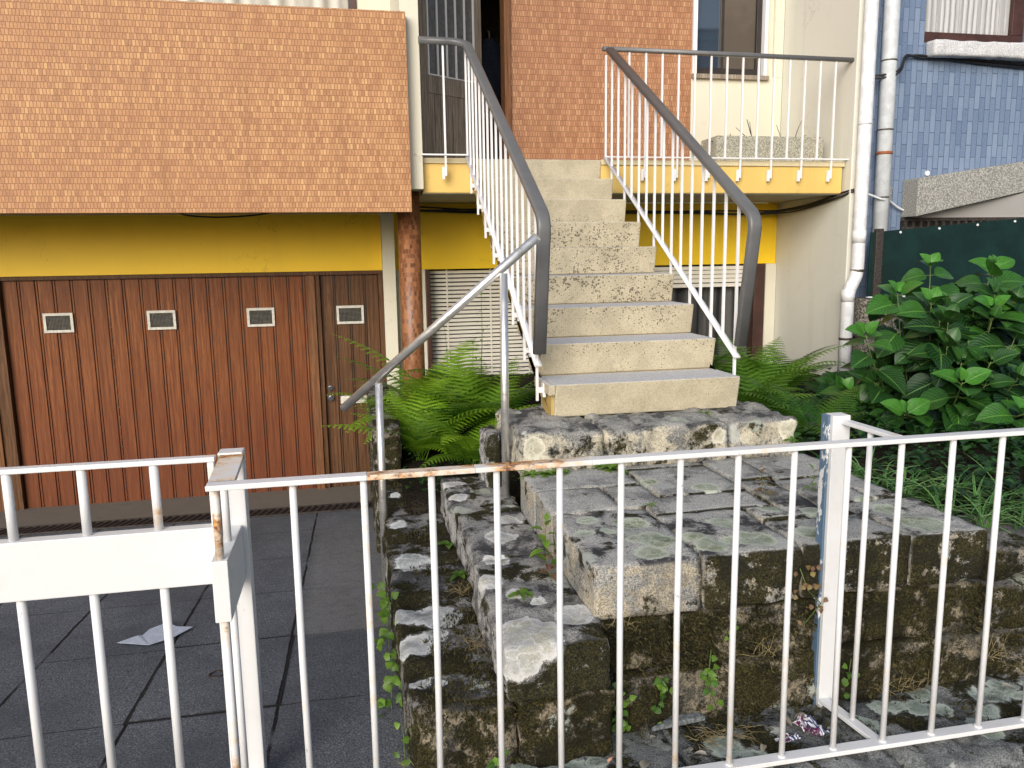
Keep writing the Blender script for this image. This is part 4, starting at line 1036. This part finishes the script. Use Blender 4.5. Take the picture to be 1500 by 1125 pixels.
creeper('yellow and pink leaved creeper hanging from the front of the platform', [(1.44, 2.275, -1.05), (1.47, 2.268, -1.13), (1.52, 2.268, -1.18), (1.46, 2.268, -1.25)], 20, .028, 57, .6, mat='red_weed', jit=.05)
creeper('leafy plant behind the blue and white gate post', [(1.64, 2.27, -1.50), (1.65, 2.27, -1.40)], 10, .036, 58, .5)
creeper('round leaved plant on the garden wall at the right edge', [(2.42, 2.25, -1.45), (2.44, 2.25, -1.36), (2.42, 2.26, -1.28)], 16, .038, 59, .5)
creeper('single yellow leaved sprig on the mossy platform face', [(1.19, 2.27, -1.20), (1.195, 2.268, -1.24)], 5, .024, 60, .9)

# strap leaved clumps along the edge of the garden
def clump(loc, seed, n, L, label, tone):
    rng = random.Random(seed); T = thing('strap_plant', label, 'plant', loc, 'striped grassy plants edging the garden'); b = MB()
    for i in range(n):
        az = rng.uniform(0, 2 * math.pi); l = L * rng.uniform(.6, 1.15); ri = rng.uniform(.35, .85); dr = rng.uniform(.5, 1.0); w = rng.uniform(.006, .011); out = Vector((math.cos(az), math.sin(az), 0)); sd = Vector((-out.y, out.x, 0)); p0 = Vector(loc) + out * .012
        b.ct = min(1, max(0, tone + rng.uniform(-.4, .4)))
        b.grid(8, 2, lambda u, v: p0 + out * (l * (.25 * u + .6 * u * u)) + UP * (l * (ri * u * 1.5 - dr * u * u)) + sd * ((v - .5) * w * (1 - u ** 3) + .02 * math.sin(u * 3 + i)) + UP * (abs(v - .5) * .006))
    b.build('blades', M['strap'], T)
rng = random.Random(5)
k = 0
for x, y, L in [(2.28, 3.42, .24), (2.36, 3.25, .26), (2.30, 3.05, .28), (2.44, 3.05, .26), (2.29, 2.86, .28), (2.42, 2.84, .30), (2.32, 2.66, .28), (2.48, 2.64, .32), (2.36, 2.50, .30), (2.52, 2.46, .34), (2.66, 2.52, .34), (2.68, 2.75, .30), (2.80, 2.46, .34), (2.62, 2.95, .26), (2.95, 2.55, .34), (3.15, 2.5, .34)]:
    clump((x, y, soilz(x, y) - .01), 100 + k, 44, L * .78, 'arching green strap leaves with pale edges at the edge of the garden soil', .55); k += 1
b = MB(); rng = random.Random(17)
for i in range(5200):
    x, y = rng.uniform(2.25, 5.2), rng.uniform(2.5, 5.6)
    if x < 2.6 and y < 3.4 and rng.random() < .6: continue
    d = rdir(rng.uniform(0, 6.28), rng.uniform(-.1, .6)); l = rng.uniform(.03, .075)
    b.leaf((x, y, soilz(x, y) + rng.uniform(.0, .16)), d, UP, l, l * .75, .4, .15, 3, 2, .75, rng.random() ** 2)
struct(b.build('ground_cover', M['cover']), 'stuff')
b = MB()
for i in range(700):
    x, y = rng.uniform(.28, .95), rng.uniform(4.1, 6.9)
    d = rdir(rng.uniform(0, 6.28), rng.uniform(-.1, .8)); l = rng.uniform(.025, .06)
    b.leaf((x, y, soilz(x, y) + rng.uniform(.0, .10)), d, UP, l, l * .7, .4, .15, 3, 2, .75, rng.random() ** 2)
struct(b.build('ground_cover', M['cover']), 'stuff')

# hydrangea
HY = thing('hydrangea_bush', 'large glossy green hydrangea bush in front of the dark green fence', 'bush', (3.75, 4.4, -1.08))
heads = [(3.60, 4.4, -.09), (3.95, 4.3, -.15), (3.30, 4.3, -.26), (3.46, 4.2, -.31), (3.72, 4.0, -.34), (3.06, 4.25, -.50), (3.28, 3.7, -.72), (3.74, 3.5, -.76), (4.25, 4.2, -.30), (4.35, 4.7, -.12), (3.45, 3.45, -.86), (3.0, 4.35, -.86), (3.05, 3.85, -.92), (4.05, 3.7, -.5), (4.2, 3.5, -.7)]
rng = random.Random(11)
for i in range(80):
    a = rng.uniform(0, 6.28); r = rng.random() ** .5
    x = 3.86 + .88 * r * math.cos(a); y = 4.35 + .95 * r * math.sin(a)
    top = -1.02 + .86 * (1 - r ** 2.6)
    heads.append((x, y, top - rng.uniform(.02, .30) - (.06 if y < 4 else 0)))
lb = MB(); sb = MB()
for i, hd in enumerate(heads):
    hd = Vector(hd); key = i < 15
    rt = Vector((3.72 + (hd.x - 3.72) * .45, 4.4 + (hd.y - 4.4) * .4, -1.09))
    mid = rt.lerp(hd, .55) + Vector((0, 0, .05)) + (hd - rt) * .0; mid.x = rt.x + (hd.x - rt.x) * .75; mid.y = rt.y + (hd.y - rt.y) * .75
    pts = smooth_path([rt, mid, hd], .4, 6); sb.tube(pts, .0055, 6, scale=[1.1 - .6 * j / (len(pts) - 1) for j in range(len(pts))])
    dirn = (pts[-1] - pts[-3]).normalized(); rot = rng.uniform(0, 3.14); dist = 0.0
    tot = sum((pts[j + 1] - pts[j]).length for j in range(len(pts) - 1))
    def along(dd):
        for j in range(len(pts) - 1, 0, -1):
            s_ = (pts[j] - pts[j - 1]).length
            if dd <= s_: return pts[j].lerp(pts[j - 1], dd / s_)
            dd -= s_
        return pts[0]
    prs = 6 if key else 5; dd = 0.0
    for q in range(prs):
        p = along(dd)
        az = rot + (q % 2) * math.pi / 2
        L = (.10, .16, .205, .225, .225, .21)[q] * rng.uniform(.7, 1.12)
        el = (1.05, .62, .12, -.22, -.42, -.5)[q] + rng.uniform(-.12, .12)
        tn = (1.0, .80, .48, .32, .22, .14)[q] if key else (.36, .25, .14, .08, .04, .02)[q]  # bright young tips; lower and fill leaves darkened, inner bush shade painted into tone
        for h_ in (0, 1):
            d = rdir(az + math.pi * h_ + rng.uniform(-.2, .2), el + rng.uniform(-.1, .1))
            pet = d * (L * .16)
            if q > 0: sb.tube([p, p + pet], .0022, 4)
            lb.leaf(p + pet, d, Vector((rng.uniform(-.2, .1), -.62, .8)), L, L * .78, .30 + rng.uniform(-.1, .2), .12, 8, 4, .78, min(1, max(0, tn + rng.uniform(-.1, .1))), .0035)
        dd += (.02, .045, .075, .09, .10, .1)[q]
        if dd > tot * .95: break
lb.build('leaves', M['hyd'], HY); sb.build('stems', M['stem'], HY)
b = MB()
for i in range(24):
    d = rdir(i * 2.4, .9 - i * .03); p = Vector((3.52, 3.55, -.87)) + d * .018; b.leaf(p, d, UP, .012, .01, .2, .1, 2, 2, .7, 1.0)
b.build('flower_bud', plain('bud_green', (.40, .50, .06), .6), HY)

# dry grass tufts, litter
def tuft(loc, label, n, L, seed, flat=.6, group=None, rx=.05):
    rng = random.Random(seed); T = thing('grass_tuft', label, 'grass tuft', loc, group); b = MB()
    for i in range(n):
        az = rng.uniform(0, 6.28); el = rng.uniform(.05, flat); l = L * rng.uniform(.5, 1.2); d = rdir(az, el); p = Vector(loc) + Vector((rng.uniform(-rx, rx), rng.uniform(-.03, .03), 0))
        b.tube([p, p + d * l * .5, p + d * l - UP * (l * .25)], .0011, 3, scale=[1, .8, .3], caps=False)
    b.build('blades', M['dry'], T)
tuft((.16, 2.24, -1.58), 'dry straw coloured grass at the corner of the lowest step', 60, .11, 61, .9, rx=.08)
tuft((.36, 2.52, -1.325), 'dry grass under the riser of the upper step', 30, .08, 62, 1.0, rx=.03)
tuft((.385, 2.95, -1.32), 'dry grass wisps between the two mossy steps', 24, .08, 63, 1.2, rx=.02)
tuft((1.12, 2.16, -1.545), 'tangle of dry grass on the ledge beside the slate shard', 70, .075, 64, .5, rx=.10)
tuft((1.86, 2.27, -1.54), 'dry grass hanging at the foot of the garden wall', 46, .10, 65, 1.2, rx=.10)
tuft((1.30, 2.25, -1.33), 'dry grass wisps on a ledge of the platform wall', 20, .10, 66, 1.3, rx=.04)
tuft((2.22, 2.25, -1.45), 'dry grass at the corner between platform and garden wall', 26, .12, 67, 1.3, rx=.05)
tuft((.80, 2.25, -1.18), 'dry grass under the edge of the platform corner', 16, .06, 68, 1.0, rx=.05)
b = MB(); rng = random.Random(77)
def mtuft(p, n, l):
    for _ in range(2):
        d = (Vector((rng.uniform(-1, 1), rng.uniform(-1, 1), rng.uniform(-1, 1))) + Vector(n) * 1.3 + Vector((0, 0, -.3 if n[1] < -.5 else .2))).normalized()
        sdv = d.cross(Vector((rng.uniform(-1, 1), rng.uniform(-1, 1), .3))).normalized() * (l * .16); b.ct = rng.random()
        b.poly([Vector(p) - sdv, Vector(p) + sdv, Vector(p) + d * l])
cnt = 0
while cnt < 9000:
    r = rng.random()
    if r < .62:
        x, z = rng.uniform(.15, 3.2), rng.uniform(-1.58, -1.19); p = (x, (2.285 if x > .74 else 2.165) + .006, z); n = (0, -1, 0)
    elif r < .80:
        x, y = rng.uniform(.2, .43), rng.uniform(2.2, 4.6); p = (x, y, -1.332); n = (0, 0, 1)
    else:
        x, y = rng.uniform(.4, 3.0), rng.uniform(2.0, 2.28); p = (x, y, -1.562); n = (0, 0, 1)
    if mn.noise(Vector(p) * 5.0) < (.02 if n[1] else .08): continue
    mtuft(p, n, rng.uniform(.008, .022)); cnt += 1
struct(b.build('moss', leaf('moss_tips', (.010, .011, .004), (.11, .095, .030), (.1, .1, .03), .8, False, .1)), 'stuff')
def pack_mat():
    t = NT('packet_print'); s = t.n('SeparateXYZ', {0: t.uv()}); u, v = s.outputs[0], s.outputs[1]
    n = t.noise(t.pos(), 60, 3, .6)
    base = t.mix(t.step(n, .50, .53), (.10, .015, .06), (.62, .62, .66))
    st = t.step(t.math('FRACT', t.math('MULTIPLY', u, 7.0)), .45, .55)
    lab = t.mix(st, (.70, .72, .76), (.03, .04, .14))
    k = t.math('MULTIPLY', t.step(u, .52, .54), t.step(v, .9, .86))
    return t.bsdf(t.mix(k, base, lab), .35)
M['pack'] = pack_mat()
def crumple(loc, sx, sy, sz, rot, seed, name, label, cat, mat):
    b = MB(); c, s = math.cos(rot), math.sin(rot)
    def fn(u, v):
        x, y = (u - .5) * sx, (v - .5) * sy; z = sz * (.5 + mn.noise(Vector((u * 3.3, v * 3.3, seed))) + .4 * mn.noise(Vector((u * 8, v * 8, seed))))
        return (loc[0] + x * c - y * s, loc[1] + x * s + y * c, loc[2] + max(.001, z))
    b.grid(12, 12, fn, False)
    o = tag(b.build(name, mat), label, cat); m = o.modifiers.new('t', 'SOLIDIFY'); m.thickness = .001
crumple((1.415, 2.135, -1.55), .075, .10, .030, .25, 3.1, 'cigarette_packet', 'crushed purple and white cigarette packet on the mossy ledge', 'packet', M['pack'])
crumple((1.315, 2.10, -1.55), .085, .030, .012, .1, 8.1, 'packet_scrap', 'small torn purple scrap left of the crushed packet', 'scrap', M['pack'])
b = MB(); b.tube([(.715, 2.12, -1.546), (.738, 2.14, -1.546)], .0045, 8); tag(b.build('cigarette_butt', plain('butt_paper', (.62, .36, .24), .7)), 'single orange cigarette butt lying on the ledge', 'cigarette butt')
b = MB(); b.prism([(.90, 2.23), (1.00, 2.285), (1.09, 2.29), (1.10, 2.25)], 2, -1.545, -1.527)
o = tag(b.build('slate_shard', plain('slate', (.16, .18, .19), .7, nsc=70, var=.5, bump=.6), bevel=.003), 'triangular grey slate shard leaning at the foot of the mossy wall', 'stone shard')
o.rotation_euler = (0, 0, 0)
M['dryleaf'] = leaf('dry_leaf', (.16, .12, .06), (.50, .47, .40), (.3, .25, .2), .7, True, .1, 5)
for i, (x, y, z, a, l, tn) in enumerate([(.88, 2.19, -1.54, .4, .03, .9), (1.02, 2.07, -1.54, 2.5, .045, .9), (.98, 2.10, -1.54, 1.2, .03, .8), (.80, 2.05, -1.54, .9, .06, .7), (1.46, 2.10, -1.54, .7, .035, .7), (1.44, 2.19, -1.54, 2.9, .05, .4), (.60, 2.05, -1.54, 3.0, .06, .5), (2.2, 2.19, -1.53, -.4, .05, .9), (1.22, 2.08, -1.54, 4, .04, .6), (1.35, 2.20, -1.54, 5, .05, .3)]):
    b = MB(); b.leaf((x, y, z), (math.cos(a), math.sin(a), .12), UP, l, l * .5, .3, .25, 5, 2, .8, tn)
    tag(b.build('fallen_leaf', M['dryleaf']), 'small dry fallen leaf lying on the mossy ledge behind the railing', 'leaf', 'fallen leaves on the ledge')

# ------------------------------------------------------------------ camera and light
cam = bpy.data.cameras.new('camera'); co = bpy.data.objects.new('camera', cam); COL.objects.link(co); SC.camera = co
f_, pitch, yaw, roll = 1153.01125, .160195674, .199536145, -.0148523931
cy, sy, cp, sp = math.cos(yaw), math.sin(yaw), math.cos(pitch), math.sin(pitch)
fw = Vector((sy * cp, cy * cp, -sp)); r_ = Vector((cy, -sy, 0)); u_ = r_.cross(fw)
r2 = r_ * math.cos(roll) + u_ * math.sin(roll); u2 = u_ * math.cos(roll) - r_ * math.sin(roll)
co.matrix_world = Matrix(((r2.x, u2.x, -fw.x, 0), (r2.y, u2.y, -fw.y, 0), (r2.z, u2.z, -fw.z, 0), (0, 0, 0, 1)))
cam.sensor_width = 36; cam.lens = 36 * f_ / 1500; cam.clip_end = 2000; cam.clip_start = .05
sd = Vector((-.50, -.86, .43)).normalized()      # towards the sun
sl = bpy.data.lights.new('sun', 'SUN'); sl.energy = 2.7; sl.angle = R(40); sl.color = (1, .98, .955)
so = bpy.data.objects.new('sun', sl); COL.objects.link(so); so.rotation_euler = (-sd).to_track_quat('-Z', 'Y').to_euler(); so.location = (-3, -6, 8)
wd_ = bpy.data.worlds.new('World'); SC.world = wd_; wd_.use_nodes = True
nt = wd_.node_tree; bg = nt.nodes['Background']; sky = nt.nodes.new('ShaderNodeTexSky'); sky.sky_type = 'NISHITA'; sky.sun_disc = False
sky.sun_elevation = math.asin(sd.z); sky.sun_rotation = math.atan2(sd.x, sd.y); sky.dust_density = 2.5; sky.air_density = 1.0
nt.links.new(sky.outputs[0], bg.inputs[0]); bg.inputs[1].default_value = .15
SC.view_settings.view_transform = 'Standard'; SC.view_settings.look = 'None'; SC.view_settings.exposure = 0; SC.view_settings.gamma = 1
SC.render.engine = 'CYCLES'; SC.cycles.max_bounces = 6; SC.cycles.use_denoising = True
